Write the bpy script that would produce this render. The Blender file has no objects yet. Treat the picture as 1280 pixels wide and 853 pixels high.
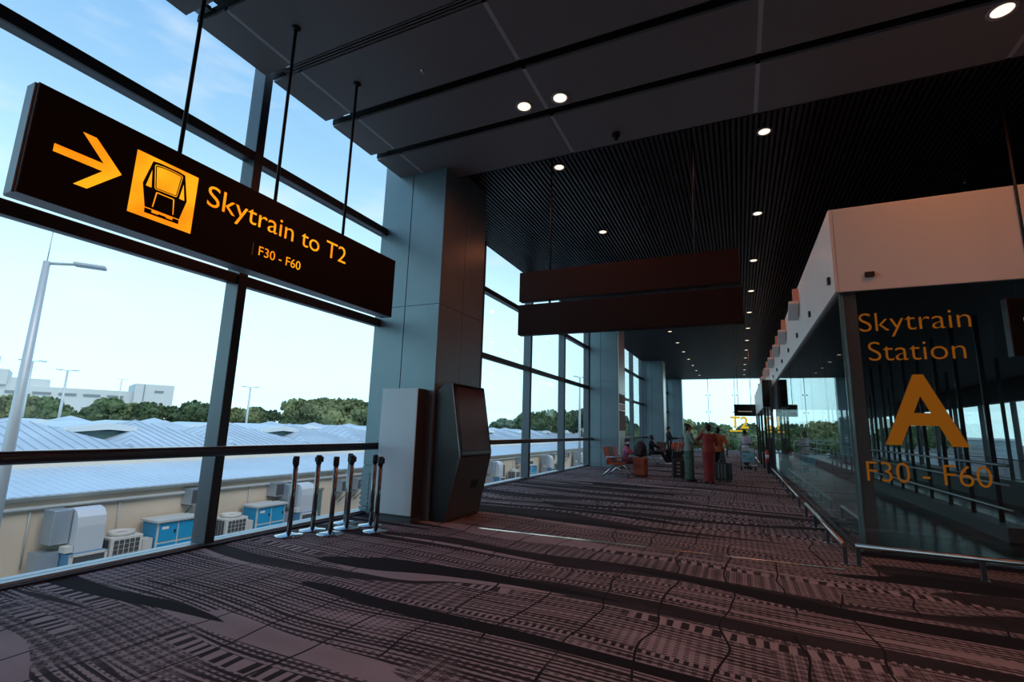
import bpy, bmesh, math, random
from mathutils import Vector, Matrix, Euler
random.seed(7)
sc = bpy.context.scene
C = sc.collection
PI = math.pi

# ---------------------------------------------------------------- camera
cam_d = bpy.data.cameras.new('camera'); cam = bpy.data.objects.new('camera', cam_d); C.objects.link(cam)
sc.camera = cam
cam_d.sensor_fit = 'HORIZONTAL'; cam_d.sensor_width = 36.0
cam_d.lens = 608.0 / 1280.0 * 36.0
cam_d.clip_start = 0.05; cam_d.clip_end = 2000
R = Matrix(((0.90846159, -0.0473078, -0.41528245),
            (0.41697477, 0.17104775, 0.89267839),
            (0.02880248, -0.98412633, 0.17511647)))
M4 = Matrix((( R[0][0], -R[0][1], -R[0][2]),
             ( R[1][0], -R[1][1], -R[1][2]),
             ( R[2][0], -R[2][1], -R[2][2]))).to_4x4()
M4.translation = Vector((0, 0, 1.42))
cam.matrix_world = M4

# ---------------------------------------------------------------- exposure
vs = sc.view_settings
vs.view_transform = 'Standard'; vs.look = 'None'; vs.gamma = 1.0; vs.exposure = 0.0
vs.use_curve_mapping = False

# ---------------------------------------------------------------- world: dusk sky, pale at the horizon
wd = bpy.data.worlds.new('world'); sc.world = wd; wd.use_nodes = True
nt = wd.node_tree; nt.nodes.clear()
wo = nt.nodes.new('ShaderNodeOutputWorld'); bg = nt.nodes.new('ShaderNodeBackground')
tc = nt.nodes.new('ShaderNodeTexCoord'); sp = nt.nodes.new('ShaderNodeSeparateXYZ')
rp = nt.nodes.new('ShaderNodeValToRGB')
nt.links.new(tc.outputs['Generated'], sp.inputs[0]); nt.links.new(sp.outputs['Z'], rp.inputs[0])
cr = rp.color_ramp
SKY = [(0.0, (.47, .78, .86)), (.08, (.49, .86, .95)), (.20, (.455, .70, .82)), (.32, (.33, .53, .64)), (.46, (.215, .385, .545)),
       (.62, (.135, .285, .495)), (1.0, (.08, .20, .42))]       # halved; the background strength doubles it
cr.elements[0].position = 0; cr.elements[0].color = SKY[0][1] + (1,)
cr.elements[1].position = 1; cr.elements[1].color = SKY[-1][1] + (1,)
for p_, c_ in SKY[1:-1]:
    e = cr.elements.new(p_); e.color = c_ + (1,)
# thin soft clouds
nz = nt.nodes.new('ShaderNodeTexNoise'); nz.inputs['Scale'].default_value = 3.2; nz.inputs['Detail'].default_value = 5
mp = nt.nodes.new('ShaderNodeMapping'); mp.inputs['Scale'].default_value = (1, 1, 3.5)
nt.links.new(tc.outputs['Generated'], mp.inputs[0]); nt.links.new(mp.outputs[0], nz.inputs['Vector'])
cr2 = nt.nodes.new('ShaderNodeValToRGB'); cr2.color_ramp.elements[0].position = .56; cr2.color_ramp.elements[1].position = .72
cr2.color_ramp.elements[1].color = (.45, .45, .45, 1)
nt.links.new(nz.outputs['Fac'], cr2.inputs[0])
mx = nt.nodes.new('ShaderNodeMix'); mx.data_type = 'RGBA'
nt.links.new(cr2.outputs[0], mx.inputs['Factor']); nt.links.new(rp.outputs[0], mx.inputs['A'])
mx.inputs['B'].default_value = (.52, .54, .545, 1)
nt.links.new(mx.outputs['Result'], bg.inputs['Color']); bg.inputs['Strength'].default_value = 2.0
nt.links.new(bg.outputs[0], wo.inputs[0])

# added sun lamp over the roof to brighten only the yard outside
fill_sun_d = bpy.data.lights.new('fill_sun', 'SUN'); fill_sun = bpy.data.objects.new('fill_sun', fill_sun_d); C.objects.link(fill_sun)
fill_sun_d.energy = 1.7; fill_sun_d.angle = math.radians(40); fill_sun_d.color = (1.0, .90, .78)
fill_sun.rotation_euler = Vector((.62, -.22, .75)).to_track_quat('Z', 'Y').to_euler()

# ================================================================ materials
MATS = {}
def mat(name, col, rough=.6, metal=0.0, emit=None, es=1.0, noise=0.0, nscale=8.0, spec=None, bump=0.0):
    if name in MATS: return MATS[name]
    m = bpy.data.materials.new(name); m.use_nodes = True
    t = m.node_tree; b = t.nodes['Principled BSDF']
    b.inputs['Base Color'].default_value = tuple(col) + (1,)
    b.inputs['Roughness'].default_value = rough; b.inputs['Metallic'].default_value = metal
    if spec is not None: b.inputs['Specular IOR Level'].default_value = spec
    if emit:
        b.inputs['Emission Color'].default_value = tuple(emit) + (1,); b.inputs['Emission Strength'].default_value = es
    n = t.nodes.new('ShaderNodeTexNoise'); n.inputs['Scale'].default_value = nscale; n.inputs['Detail'].default_value = 4
    g = t.nodes.new('ShaderNodeTexCoord'); t.links.new(g.outputs['Object'], n.inputs['Vector'])
    if noise > 0:
        r = t.nodes.new('ShaderNodeValToRGB')
        r.color_ramp.elements[0].position = .3; r.color_ramp.elements[1].position = .7
        r.color_ramp.elements[0].color = tuple(c * (1 - noise) for c in col) + (1,)
        r.color_ramp.elements[1].color = tuple(min(1, c * (1 + noise)) for c in col) + (1,)
        t.links.new(n.outputs['Fac'], r.inputs[0]); t.links.new(r.outputs[0], b.inputs['Base Color'])
    if bump > 0:
        bp = t.nodes.new('ShaderNodeBump'); bp.inputs['Strength'].default_value = bump
        t.links.new(n.outputs['Fac'], bp.inputs['Height']); t.links.new(bp.outputs[0], b.inputs['Normal'])
    MATS[name] = m
    return m

def glass(name, tint, ior=1.5, rough=0.0):
    if name in MATS: return MATS[name]
    m = bpy.data.materials.new(name); m.use_nodes = True
    t = m.node_tree; t.nodes.clear()
    o = t.nodes.new('ShaderNodeOutputMaterial'); x = t.nodes.new('ShaderNodeMixShader')
    tr = t.nodes.new('ShaderNodeBsdfTransparent'); tr.inputs[0].default_value = tuple(tint) + (1,)
    gl = t.nodes.new('ShaderNodeBsdfGlossy'); gl.inputs['Roughness'].default_value = rough
    fr = t.nodes.new('ShaderNodeFresnel'); X = NX(t)
    ge = t.nodes.new('ShaderNodeNewGeometry')          # same reflectance from both faces of a thin pane
    t.links.new(X.mix(ge.outputs['Backfacing'], ior, 1.0 / ior), fr.inputs['IOR'])
    t.links.new(fr.outputs[0], x.inputs[0]); t.links.new(tr.outputs[0], x.inputs[1]); t.links.new(gl.outputs[0], x.inputs[2])
    t.links.new(x.outputs[0], o.inputs[0])
    MATS[name] = m
    return m

class NX:
    """tiny node-expression helper"""
    def __init__(s, t): s.t = t
    def m(s, op, a, b=None, c=None):
        n = s.t.nodes.new('ShaderNodeMath'); n.operation = op
        for i, v in enumerate((a, b, c)):
            if v is None: continue
            if isinstance(v, (int, float)): n.inputs[i].default_value = v
            else: s.t.links.new(v, n.inputs[i])
        return n.outputs[0]
    def vec(s, x, y, z=0.0):
        n = s.t.nodes.new('ShaderNodeCombineXYZ')
        for i, v in enumerate((x, y, z)):
            if isinstance(v, (int, float)): n.inputs[i].default_value = v
            else: s.t.links.new(v, n.inputs[i])
        return n.outputs[0]
    def noise(s, v, scale=1.0, detail=2.0, rough=.5):
        n = s.t.nodes.new('ShaderNodeTexNoise'); n.inputs['Scale'].default_value = scale
        n.inputs['Detail'].default_value = detail; n.inputs['Roughness'].default_value = rough
        s.t.links.new(v, n.inputs['Vector']); return n.outputs['Fac']
    def white(s, v):
        n = s.t.nodes.new('ShaderNodeTexWhiteNoise'); n.noise_dimensions = '2D'
        s.t.links.new(v, n.inputs['Vector']); return n.outputs['Value']
    def step(s, a, lo, hi):
        n = s.t.nodes.new('ShaderNodeMapRange'); n.interpolation_type = 'SMOOTHSTEP'
        s.t.links.new(a, n.inputs[0]); n.inputs[1].default_value = lo; n.inputs[2].default_value = hi
        return n.outputs[0]
    def mix(s, f, a, b):
        n = s.t.nodes.new('ShaderNodeMix'); n.data_type = 'FLOAT'
        for k, v in (('Factor', f), ('A', a), ('B', b)):
            sock = [i for i in n.inputs if i.name == k and i.type == 'VALUE'][0]
            if isinstance(v, (int, float)): sock.default_value = v
            else: s.t.links.new(v, sock)
        return [o for o in n.outputs if o.type == 'VALUE'][0]

def carpet_material():
    m = bpy.data.materials.new('carpet'); m.use_nodes = True
    t = m.node_tree; b = t.nodes['Principled BSDF']; X = NX(t)
    g = t.nodes.new('ShaderNodeTexCoord'); s = t.nodes.new('ShaderNodeSeparateXYZ')
    t.links.new(g.outputs['Object'], s.inputs[0]); x, y = s.outputs[0], s.outputs[1]
    # warped cross-hall coordinate: bands sweep in slow waves
    w = X.noise(X.vec(X.m('MULTIPLY', x, .30), X.m('MULTIPLY', y, .22)), 1.0, 1.0)
    v = X.m('ADD', y, X.m('ADD', X.m('MULTIPLY', w, .5), X.m('MULTIPLY', x, .05)))
    row = X.m('FLOOR', X.m('MULTIPLY', v, 2.6))                      # pattern rows about 0.38 m
    fr = X.m('FRACT', X.m('MULTIPLY', v, 2.6))
    rnd = X.white(X.vec(row, 3.0))
    rnd2 = X.white(X.vec(row, 11.0))
    # fine weft lines
    jit = X.noise(X.vec(X.m('MULTIPLY', x, .7), X.m('MULTIPLY', v, 14.0)), 1.0, 2.0)
    ln = X.m('SINE', X.m('ADD', X.m('MULTIPLY', v, 128.0), X.m('MULTIPLY', jit, 9.0)))
    lines = X.step(ln, -.25, .35)
    linamt = X.step(X.noise(X.vec(X.m('MULTIPLY', x, .55), X.m('MULTIPLY', v, 2.2)), 1.0, 2.0), .28, .42)
    lines = X.m('MULTIPLY', lines, linamt)
    # plaid check
    cx_ = X.m('SINE', X.m('MULTIPLY', x, 62.0)); cy_ = X.m('SINE', X.m('MULTIPLY', v, 88.0))
    pl = X.m('ADD', X.m('MULTIPLY', X.step(cx_, -.1, .5), .5), X.m('MULTIPLY', X.step(cy_, -.1, .5), .5))
    fine = X.m('MULTIPLY', X.step(X.m('SINE', X.m('MULTIPLY', x, 260.0)), .1, .6), .30)
    pl = X.m('ADD', X.m('MULTIPLY', pl, .85), fine)
    plm = X.step(X.noise(X.vec(X.m('MULTIPLY', x, .5), X.m('MULTIPLY', v, .75), 4.0), 1.0, 1.0), .52, .58)
    dark = X.mix(plm, lines, X.m('MULTIPLY', pl, .8))
    finechk = X.m('MULTIPLY', X.m('MULTIPLY', X.step(X.m('SINE', X.m('MULTIPLY', x, 95.0)), -.2, .4), X.step(X.m('SINE', X.m('MULTIPLY', v, 170.0)), -.2, .4)), .62)
    dark = X.m('MAXIMUM', dark, finechk)
    # piano-key strips inside some rows
    kx = X.m('FRACT', X.m('ADD', X.m('MULTIPLY', x, 9.0), X.m('MULTIPLY', X.noise(X.vec(X.m('MULTIPLY', x, 6.0), v), 1.0, 1.0), 1.6)))
    keys = X.step(kx, .46, .56)
    km = X.m('MULTIPLY', X.step(rnd, .60, .62), X.m('MULTIPLY', X.step(fr, .12, .14), X.m('SUBTRACT', 1.0, X.step(fr, .46, .48))))
    km = X.m('MULTIPLY', km, X.step(X.noise(X.vec(X.m('MULTIPLY', x, .45), row), 1.0, 1.0), .44, .50))
    dark = X.mix(km, dark, keys)
    # small second strip of dashes
    kx2 = X.m('FRACT', X.m('MULTIPLY', x, 17.0))
    km2 = X.m('MULTIPLY', X.step(rnd2, .74, .76), X.m('MULTIPLY', X.step(fr, .62, .64), X.m('SUBTRACT', 1.0, X.step(fr, .76, .78))))
    dark = X.mix(km2, dark, X.step(kx2, .4, .5))
    # long solid swooshes, charcoal and near-black
    w2 = X.noise(X.vec(X.m('MULTIPLY', x, .26), X.m('MULTIPLY', y, .9), 2.0), 1.0, 1.0)
    v2 = X.m('ADD', v, X.m('MULTIPLY', w2, .9))
    n1 = X.noise(X.vec(X.m('MULTIPLY', x, .16), X.m('MULTIPLY', v2, 1.7), 7.0), 1.0, 0.0)
    sw1 = X.m('MULTIPLY', X.step(n1, .615, .62), .88)
    n2 = X.noise(X.vec(X.m('MULTIPLY', x, .20), X.m('MULTIPLY', v2, 2.4), 15.0), 1.0, 0.0)
    sw2 = X.step(n2, .665, .67)
    n3 = X.noise(X.vec(X.m('MULTIPLY', x, .18), X.m('MULTIPLY', v2, 3.4), 29.0), 1.0, 0.0)
    lite = X.step(n3, .70, .705)
    dark = X.m('MAXIMUM', X.m('MULTIPLY', dark, .86), sw1)
    dark = X.mix(lite, dark, .06)
    dark = X.m('MAXIMUM', dark, X.m('MULTIPLY', sw2, 1.15))
    # meandering warp lines running down the hall
    wob = X.noise(X.vec(X.m('MULTIPLY', x, .9), X.m('MULTIPLY', y, 1.1)), 1.0, 1.0)
    lx = X.m('FRACT', X.m('ADD', X.m('MULTIPLY', x, 2.08), X.m('MULTIPLY', wob, .75)))
    wl = X.m('MULTIPLY', X.step(lx, .0, .008), X.m('SUBTRACT', 1.0, X.step(lx, .034, .042)))
    brk = X.step(X.noise(X.vec(X.m('MULTIPLY', x, 1.1), X.m('MULTIPLY', y, .6), 31.0), 1.0, 1.0), .36, .42)
    dark = X.m('MAXIMUM', dark, X.m('MULTIPLY', X.m('MULTIPLY', wl, brk), 1.1))
    # patchy brightness of the yarn
    pt = X.noise(X.vec(X.m('MULTIPLY', x, .8), X.m('MULTIPLY', v, 3.0)), 1.0, 3.0)
    dark = X.m('ADD', dark, X.m('MULTIPLY', X.m('SUBTRACT', .5, pt), .45))
    r = t.nodes.new('ShaderNodeValToRGB'); cr = r.color_ramp
    cr.elements[0].position = 0; cr.elements[0].color = (.43, .355, .355, 1)
    cr.elements[1].position = 1.0; cr.elements[1].color = (.022, .018, .020, 1)
    e = cr.elements.new(.55); e.color = (.112, .090, .092, 1)
    e = cr.elements.new(.85); e.color = (.048, .039, .041, 1)
    t.links.new(dark, r.inputs[0]); t.links.new(r.outputs[0], b.inputs['Base Color'])
    b.inputs['Roughness'].default_value = .95; b.inputs['Specular IOR Level'].default_value = .12
    bp = t.nodes.new('ShaderNodeBump'); bp.inputs['Strength'].default_value = .15; bp.inputs['Distance'].default_value = .01
    t.links.new(X.noise(X.vec(x, y), 260.0, 2.0), bp.inputs['Height']); t.links.new(bp.outputs[0], b.inputs['Normal'])
    return m

CARPET = carpet_material()
FRAME = mat('frame_steel', (.105, .125, .145), .33, .55)
FRAME_D = mat('frame_dark', (.030, .032, .038), .42, .3)
CLAD = mat('column_cladding', (.20, .275, .31), .34, .40, noise=.06, nscale=1.5)
STEEL = mat('brushed_steel', (.52, .50, .48), .28, 1.0)
CHROME = mat('chrome', (.62, .62, .63), .12, 1.0)
POLE = mat('pole_steel', (.26, .24, .235), .24, 1.0)
ALU = mat('pale_aluminium', (.46, .50, .54), .42, .5)
BLACK = mat('matt_black', (.012, .012, .013), .5)
GBLACK = mat('gloss_black', (.012, .011, .012), .12)
CEILP = mat('ceiling_panel_grey', (.25, .225, .22), .55, noise=.04, nscale=.8)
CEILD = mat('ceiling_void', (.012, .012, .013), .8)
SEAM = mat('seam_grey', (.55, .53, .52), .5)
SLATM = mat('slat_metal', (.040, .040, .043), .40, .3)
WHITEP = mat('fascia_white', (.82, .84, .82), .45, noise=.02, nscale=1.0)
DARKW = mat('dark_wall', (.06, .058, .06), .7)
GL_OUT = glass('window_glass', (.975, .985, .985), 1.25)
GL_ST = glass('station_glass', (.80, .83, .83), 1.50)
GL_END = glass('end_glass', (.97, .98, .98), 1.12)
GOLD = mat('gold_vinyl_glow', (.50, .20, .012), .6, emit=(.46, .17, .004), es=.16)  # unlit vinyl, with a faint glow added to its colour
ORANGE_L = mat('lit_orange', (.9, .4, .02), .5, emit=(1.0, .42, .006), es=1.0)
SIGNB = mat('sign_face_black', (.008, .005, .0045), .5, spec=.15)
def lit_orange():
    t = ORANGE_L.node_tree; b = t.nodes['Principled BSDF']; n = [q for q in t.nodes if q.type == 'TEX_NOISE'][0]
    n.inputs['Scale'].default_value = 3.0; n.inputs['Detail'].default_value = 1.0
    r = t.nodes.new('ShaderNodeValToRGB'); r.color_ramp.elements[0].position = .35; r.color_ramp.elements[1].position = .65
    r.color_ramp.elements[0].color = (1.0, .27, .004, 1); r.color_ramp.elements[1].color = (1.0, .46, .010, 1)
    t.links.new(n.outputs['Fac'], r.inputs[0]); t.links.new(r.outputs[0], b.inputs['Emission Color'])
lit_orange()
LAMP = mat('lamp_glow', (1, .9, .8), .5, emit=(1.0, .76, .55), es=1.7)

# ================================================================ mesh builder
class MB:
    def __init__(s): s.v = []; s.f = []; s.sm = []
    def add(s, vs_, fs, smooth=False):
        o = len(s.v); s.v += [tuple(v) for v in vs_]
        for f in fs: s.f.append(tuple(i + o for i in f)); s.sm.append(smooth)
        return s
    def box(s, x0, x1, y0, y1, z0, z1):
        if x0 > x1: x0, x1 = x1, x0
        if y0 > y1: y0, y1 = y1, y0
        if z0 > z1: z0, z1 = z1, z0
        return s.add([(x0, y0, z0), (x1, y0, z0), (x1, y1, z0), (x0, y1, z0), (x0, y0, z1), (x1, y0, z1), (x1, y1, z1), (x0, y1, z1)],
                     [(0, 3, 2, 1), (4, 5, 6, 7), (0, 1, 5, 4), (1, 2, 6, 5), (2, 3, 7, 6), (3, 0, 4, 7)])
    def prism(s, poly, axis, a, b):
        """poly in the two other axes (order x,y,z without axis), extruded from a to b"""
        def P(p, t):
            if axis == 'x': return (t, p[0], p[1])
            if axis == 'y': return (p[0], t, p[1])
            return (p[0], p[1], t)
        n = len(poly)
        vs_ = [P(p, a) for p in poly] + [P(p, b) for p in poly]
        fs = [tuple(range(n)), tuple(range(2 * n - 1, n - 1, -1))]
        for i in range(n):
            j = (i + 1) % n; fs.append((i, i + n, j + n, j))
        return s.add(vs_, fs)
    def lathe(s, prof, c=(0, 0, 0), n=24, smooth=True):
        vs_ = []; fs = []
        for r, z in prof:
            for k in range(n):
                a = 2 * PI * k / n; vs_.append((c[0] + r * math.cos(a), c[1] + r * math.sin(a), c[2] + z))
        for i in range(len(prof) - 1):
            for k in range(n):
                k2 = (k + 1) % n
                fs.append((i * n + k, i * n + k2, (i + 1) * n + k2, (i + 1) * n + k))
        s.add(vs_, fs, smooth)
        o = len(s.v) - len(vs_)
        s.f.append(tuple(o + k for k in range(n - 1, -1, -1))); s.sm.append(False)
        s.f.append(tuple(o + (len(prof) - 1) * n + k for k in range(n))); s.sm.append(False)
        return s
    def tube(s, pts, rad, n=10, cap=True):
        pts = [Vector(p) for p in pts]; rr = rad if isinstance(rad, (list, tuple)) else [rad] * len(pts)
        rings = []
        prev = None
        for i, p in enumerate(pts):
            if i == 0: d = pts[1] - p
            elif i == len(pts) - 1: d = p - pts[-2]
            else: d = (pts[i + 1] - p).normalized() + (p - pts[i - 1]).normalized()
            d.normalize()
            if prev is None:
                a = Vector((0, 0, 1)) if abs(d.z) < .9 else Vector((1, 0, 0))
                u = d.cross(a).normalized()
            else:
                u = (prev - d * prev.dot(d)).normalized()
            prev = u; w = d.cross(u)
            rings.append([p + (u * math.cos(2 * PI * k / n) + w * math.sin(2 * PI * k / n)) * rr[i] for k in range(n)])
        vs_ = [v for r_ in rings for v in r_]; fs = []
        for i in range(len(rings) - 1):
            for k in range(n):
                k2 = (k + 1) % n; fs.append((i * n + k, i * n + k2, (i + 1) * n + k2, (i + 1) * n + k))
        s.add(vs_, fs, True)
        if cap:
            o = len(s.v) - len(vs_)
            s.f.append(tuple(o + k for k in range(n - 1, -1, -1))); s.sm.append(False)
            s.f.append(tuple(o + (len(rings) - 1) * n + k for k in range(n))); s.sm.append(False)
        return s
    def ell(s, c, r, n=14, m=9):
        vs_ = []; fs = []
        for i in range(1, m):
            th = PI * i / m
            for k in range(n):
                a = 2 * PI * k / n
                vs_.append((c[0] + r[0] * math.sin(th) * math.cos(a), c[1] + r[1] * math.sin(th) * math.sin(a), c[2] + r[2] * math.cos(th)))
        t = len(vs_); vs_.append((c[0], c[1], c[2] + r[2])); vs_.append((c[0], c[1], c[2] - r[2]))
        for i in range(m - 2):
            for k in range(n):
                k2 = (k + 1) % n; fs.append((i * n + k, (i + 1) * n + k, (i + 1) * n + k2, i * n + k2))
        for k in range(n):
            k2 = (k + 1) % n; fs.append((t, k, k2)); fs.append((t + 1, (m - 2) * n + k2, (m - 2) * n + k))
        return s.add(vs_, fs, True)
    def loft(s, rings, smooth=True):
        """rings: list of (cx,cy,z,rx,ry)"""
        n = 20; vs_ = []; fs = []
        for (cx, cy, z, rx, ry) in rings:
            for k in range(n):
                a = 2 * PI * k / n; vs_.append((cx + rx * math.cos(a), cy + ry * math.sin(a), z))
        for i in range(len(rings) - 1):
            for k in range(n):
                k2 = (k + 1) % n; fs.append((i * n + k, i * n + k2, (i + 1) * n + k2, (i + 1) * n + k))
        fs.append(tuple(range(n - 1, -1, -1))); fs.append(tuple((len(rings) - 1) * n + k for k in range(n)))
        return s.add(vs_, fs, smooth)
    def mesh(s, name, m=None):
        me = bpy.data.meshes.new(name); me.from_pydata(s.v, [], s.f)
        me.polygons.foreach_set('use_smooth', s.sm)
        if m: me.materials.append(m)
        me.update(); return me
    def obj(s, name, m, parent=None, bevel=0.0, **kw):
        o = bpy.data.objects.new(name, s.mesh(name, m)); C.objects.link(o)
        fix_normals(o.data)
        if parent: o.parent = parent
        if bevel > 0:
            b = o.modifiers.new('bevel', 'BEVEL'); b.width = bevel; b.segments = 2; b.limit_method = 'ANGLE'
        return tag(o, **kw)

def fix_normals(me):
    bm = bmesh.new(); bm.from_mesh(me); bmesh.ops.recalc_face_normals(bm, faces=bm.faces); bm.to_mesh(me); bm.free()
def tag(o, label=None, cat=None, group=None, kind=None):
    if label: o['label'] = label
    if cat: o['category'] = cat
    if group: o['group'] = group
    if kind: o['kind'] = kind
    return o
def empty(name, loc=(0, 0, 0), rz=0.0, **kw):
    o = bpy.data.objects.new(name, None); C.objects.link(o); o.location = loc; o.rotation_euler = (0, 0, rz)
    o.empty_display_size = .1
    return tag(o, **kw)
def dup(o, parent=None, loc=None, rz=None, **kw):
    c = o.copy(); C.objects.link(c)
    if parent: c.parent = parent
    if loc is not None: c.location = loc
    if rz is not None: c.rotation_euler = (0, 0, rz)
    for ch in list(o.children): dup(ch, c)
    return tag(c, **kw)
def inst(name, me, parent, loc, rot=None, scale=None, **kw):
    o = bpy.data.objects.new(name, me); C.objects.link(o); o.parent = parent; o.location = loc
    if rot: o.rotation_euler = rot
    if scale: o.scale = scale
    return tag(o, **kw)

def text(name, body, size, m, parent, loc, rot, extrude=.004, offset=0.0, align='LEFT', width=None, height=None, **kw):
    """flat lettering turned into a mesh; fitted to a width and height when given"""
    cu = bpy.data.curves.new('lettering_curve', 'FONT'); cu.body = body; cu.size = size; cu.extrude = extrude; cu.offset = offset
    cu.align_x = align; cu.resolution_u = 6
    t = bpy.data.objects.new('lettering_tmp', cu); C.objects.link(t)
    dg = bpy.context.evaluated_depsgraph_get(); dg.update()
    me = bpy.data.meshes.new_from_object(t.evaluated_get(dg)); bpy.data.objects.remove(t)
    xs = [v.co.x for v in me.vertices]; ys = [v.co.y for v in me.vertices]
    sx = width / (max(xs) - min(xs)) if width else 1.0
    sy = height / (max(ys) - min(ys)) if height else sx
    if height and not width: sx = sy
    x0 = min(xs) if width else 0.0; y0 = min(ys) if height else 0.0
    for v in me.vertices: v.co.x = (v.co.x - x0) * sx; v.co.y = (v.co.y - y0) * sy
    # one object per character: loose pieces whose widths overlap belong together (the dot and stem of an i)
    n = len(me.vertices); par = list(range(n))
    def find(i):
        while par[i] != i: par[i] = par[par[i]]; i = par[i]
        return i
    for e in me.edges:
        i, j = find(e.vertices[0]), find(e.vertices[1])
        if i != j: par[i] = j
    comp = {}
    for i in range(n): comp.setdefault(find(i), []).append(i)
    cl = sorted([[min(me.vertices[i].co.x for i in c_), max(me.vertices[i].co.x for i in c_), set(c_)] for c_ in comp.values()], key=lambda q: q[0])
    out = []
    for q in cl:
        if out and q[0] < out[-1][1] - .35 * min(q[1] - q[0], out[-1][1] - out[-1][0]): out[-1][1] = max(out[-1][1], q[1]); out[-1][2] |= q[2]
        else: out.append(q)
    cos = [tuple(v.co) for v in me.vertices]; polys = [tuple(p.vertices) for p in me.polygons]
    for q in out:
        ids = sorted(q[2]); mp_ = {v: i for i, v in enumerate(ids)}
        lm = bpy.data.meshes.new('letter'); lm.from_pydata([cos[i] for i in ids], [], [tuple(mp_[v] for v in p) for p in polys if p[0] in mp_]); lm.materials.append(m)
        o = bpy.data.objects.new('letter', lm); C.objects.link(o); o.parent = parent; o.location = loc; o.rotation_euler = rot

# ================================================================ SETTING
XG = -5.62          # glass line of the left facade
YE = 44.6           # far end glass
YB = -9.0           # behind the camera
XR = 8.2            # right facade
floor = MB().box(XG - .25, XR + .3, YB, YE + .3, -.4, 0).obj('floor', CARPET, kind='structure')
tag(floor, label='dark patterned carpet with woven lines and charcoal sweeps')
mt = MB().box(-3.45, 0.98, -.03, .03, 0, .006).obj('trim_1', mat('brass_strip', (.75, .55, .40), .25, 1.0), kind='structure')
mt.location = (0, 6.60, 0); mt.rotation_euler = (0, 0, math.radians(3.2))

# ---- left curtain wall
wl = MB().box(XG - .10, XG + .09, YB, YE, 0, .045).obj('wall_left', ALU, kind='structure')
ys_m = [3.83 + 3.09 * k for k in range(-4, 14)]
mul_me = MB().box(-.06, .16, -.055, .055, 0, 7.2).mesh('mullion', FRAME); fix_normals(mul_me)
fin_me = MB().box(.161, .175, -.056, .056, 0, 7.2).mesh('mullion_cap', FRAME_D); fix_normals(fin_me)
for yy in ys_m:
    if YB < yy < YE:
        o = inst('mullion', mul_me, wl, (XG, yy, .045)); inst('mullion_cap', fin_me, o, (0, 0, 0))
for zz in (3.13, 4.77, 6.6):
    for i in range(len(ys_m) - 1):
        a, b = max(ys_m[i] + .055, YB), min(ys_m[i + 1] - .055, YE)
        if b - a < .3: continue
        MB().box(XG - .05, XG + .12, a, b, zz - .055, zz + .055).obj('transom', FRAME, wl)
        MB().box(XG + .121, XG + .155, a, b, zz - .085, zz + .035).obj('transom_cap', FRAME_D, wl)
for i in range(len(ys_m) - 1):
    a, b = max(ys_m[i] + .055, YB), min(ys_m[i + 1] - .055, YE)
    if b - a < .3: continue
    for (z0, z1) in ((.045, 3.075), (3.185, 4.715), (4.825, 6.54)):
        MB().box(XG - .012, XG + .012, a, b, z0, z1).obj('glass_pane', GL_OUT, wl)
MB().box(XG + .091, XG + .15, YB, YE, 0, .02).obj('floor_trim', FRAME_D, wl)

# guard rail along the facade, interrupted by the columns
def guard_rail(y0, y1, label):
    t = empty('guard_rail', (XG + .30, y0, 0), label=label, cat='handrail', group='guard rails along the left windows')
    MB().tube([(0, 0, 1.06), (0, y1 - y0, 1.06)], .052, 16).obj('rail', mat('rail_brown', (.10, .075, .07), .30, .75), t)
    MB().box(-.03, .03, 0, y1 - y0, 1.11, 1.118).obj('rail_highlight', ALU, t)  # sky highlight on the rail top, put in as a pale strip
    for yy in ys_m:
        if y0 - .01 < yy < y1 + .01:
            MB().box(-.125, -.02, yy - y0 - .03, yy - y0 + .03, 1.02, 1.09).obj('rail_bracket', FRAME_D, t)
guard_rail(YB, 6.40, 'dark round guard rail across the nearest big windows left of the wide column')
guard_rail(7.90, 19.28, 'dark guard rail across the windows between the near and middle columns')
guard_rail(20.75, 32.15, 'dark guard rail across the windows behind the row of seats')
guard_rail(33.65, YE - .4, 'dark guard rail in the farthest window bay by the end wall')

# ---- columns clad in panels
def column(y0, y1, label, x0=XG + .02, x1=-4.30):
    t = empty('column', ((x0 + x1) / 2, (y0 + y1) / 2, 0), label=label, cat='column', group='clad columns along the left facade')
    hx, hy = (x1 - x0) / 2, (y1 - y0) / 2
    MB().box(-hx + .02, hx - .02, -hy + .02, hy - .02, 0, 6.05).obj('core', BLACK, t)
    zs = [(.0, .11), (.118, .75), (.758, 3.36), (3.368, 6.04)]
    g = .004
    for z0, z1 in zs:
        for (a, b) in ((-hx, -hx + .62), (-hx + .628, hx)):
            MB().box(a + g, b - g, -hy, -hy + .019, z0, z1).obj('cladding_panel', CLAD, t)
            MB().box(a + g, b - g, hy - .019, hy, z0, z1).obj('cladding_panel', CLAD, t)
        for (a, b) in ((-hy + .02, -.004), (.004, hy - .02)):
            MB().box(hx - .019, hx, a, b, z0, z1).obj('cladding_panel', CLAD, t)
            MB().box(-hx, -hx + .019, a, b, z0, z1).obj('cladding_panel', CLAD, t)
    return t
c1 = column(6.42, 7.88, 'wide panel-clad column nearest the camera, behind the pale cabinet')
c2 = column(19.30, 20.74, 'panel-clad column with brown bands behind the orange seats')
c3 = column(32.15, 33.62, 'far panel-clad column behind the dark seats')
c4 = column(44.0, YE + .1, 'farthest panel-clad pier beside the bright end window')
# ribbed steel skirting seen at the foot of the near column's window side
for k in range(8):
    MB().box(-.665, -.50, -.74, -.731, .06 + k * .075, .11 + k * .075).obj('louvre', CLAD, c1)
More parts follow.
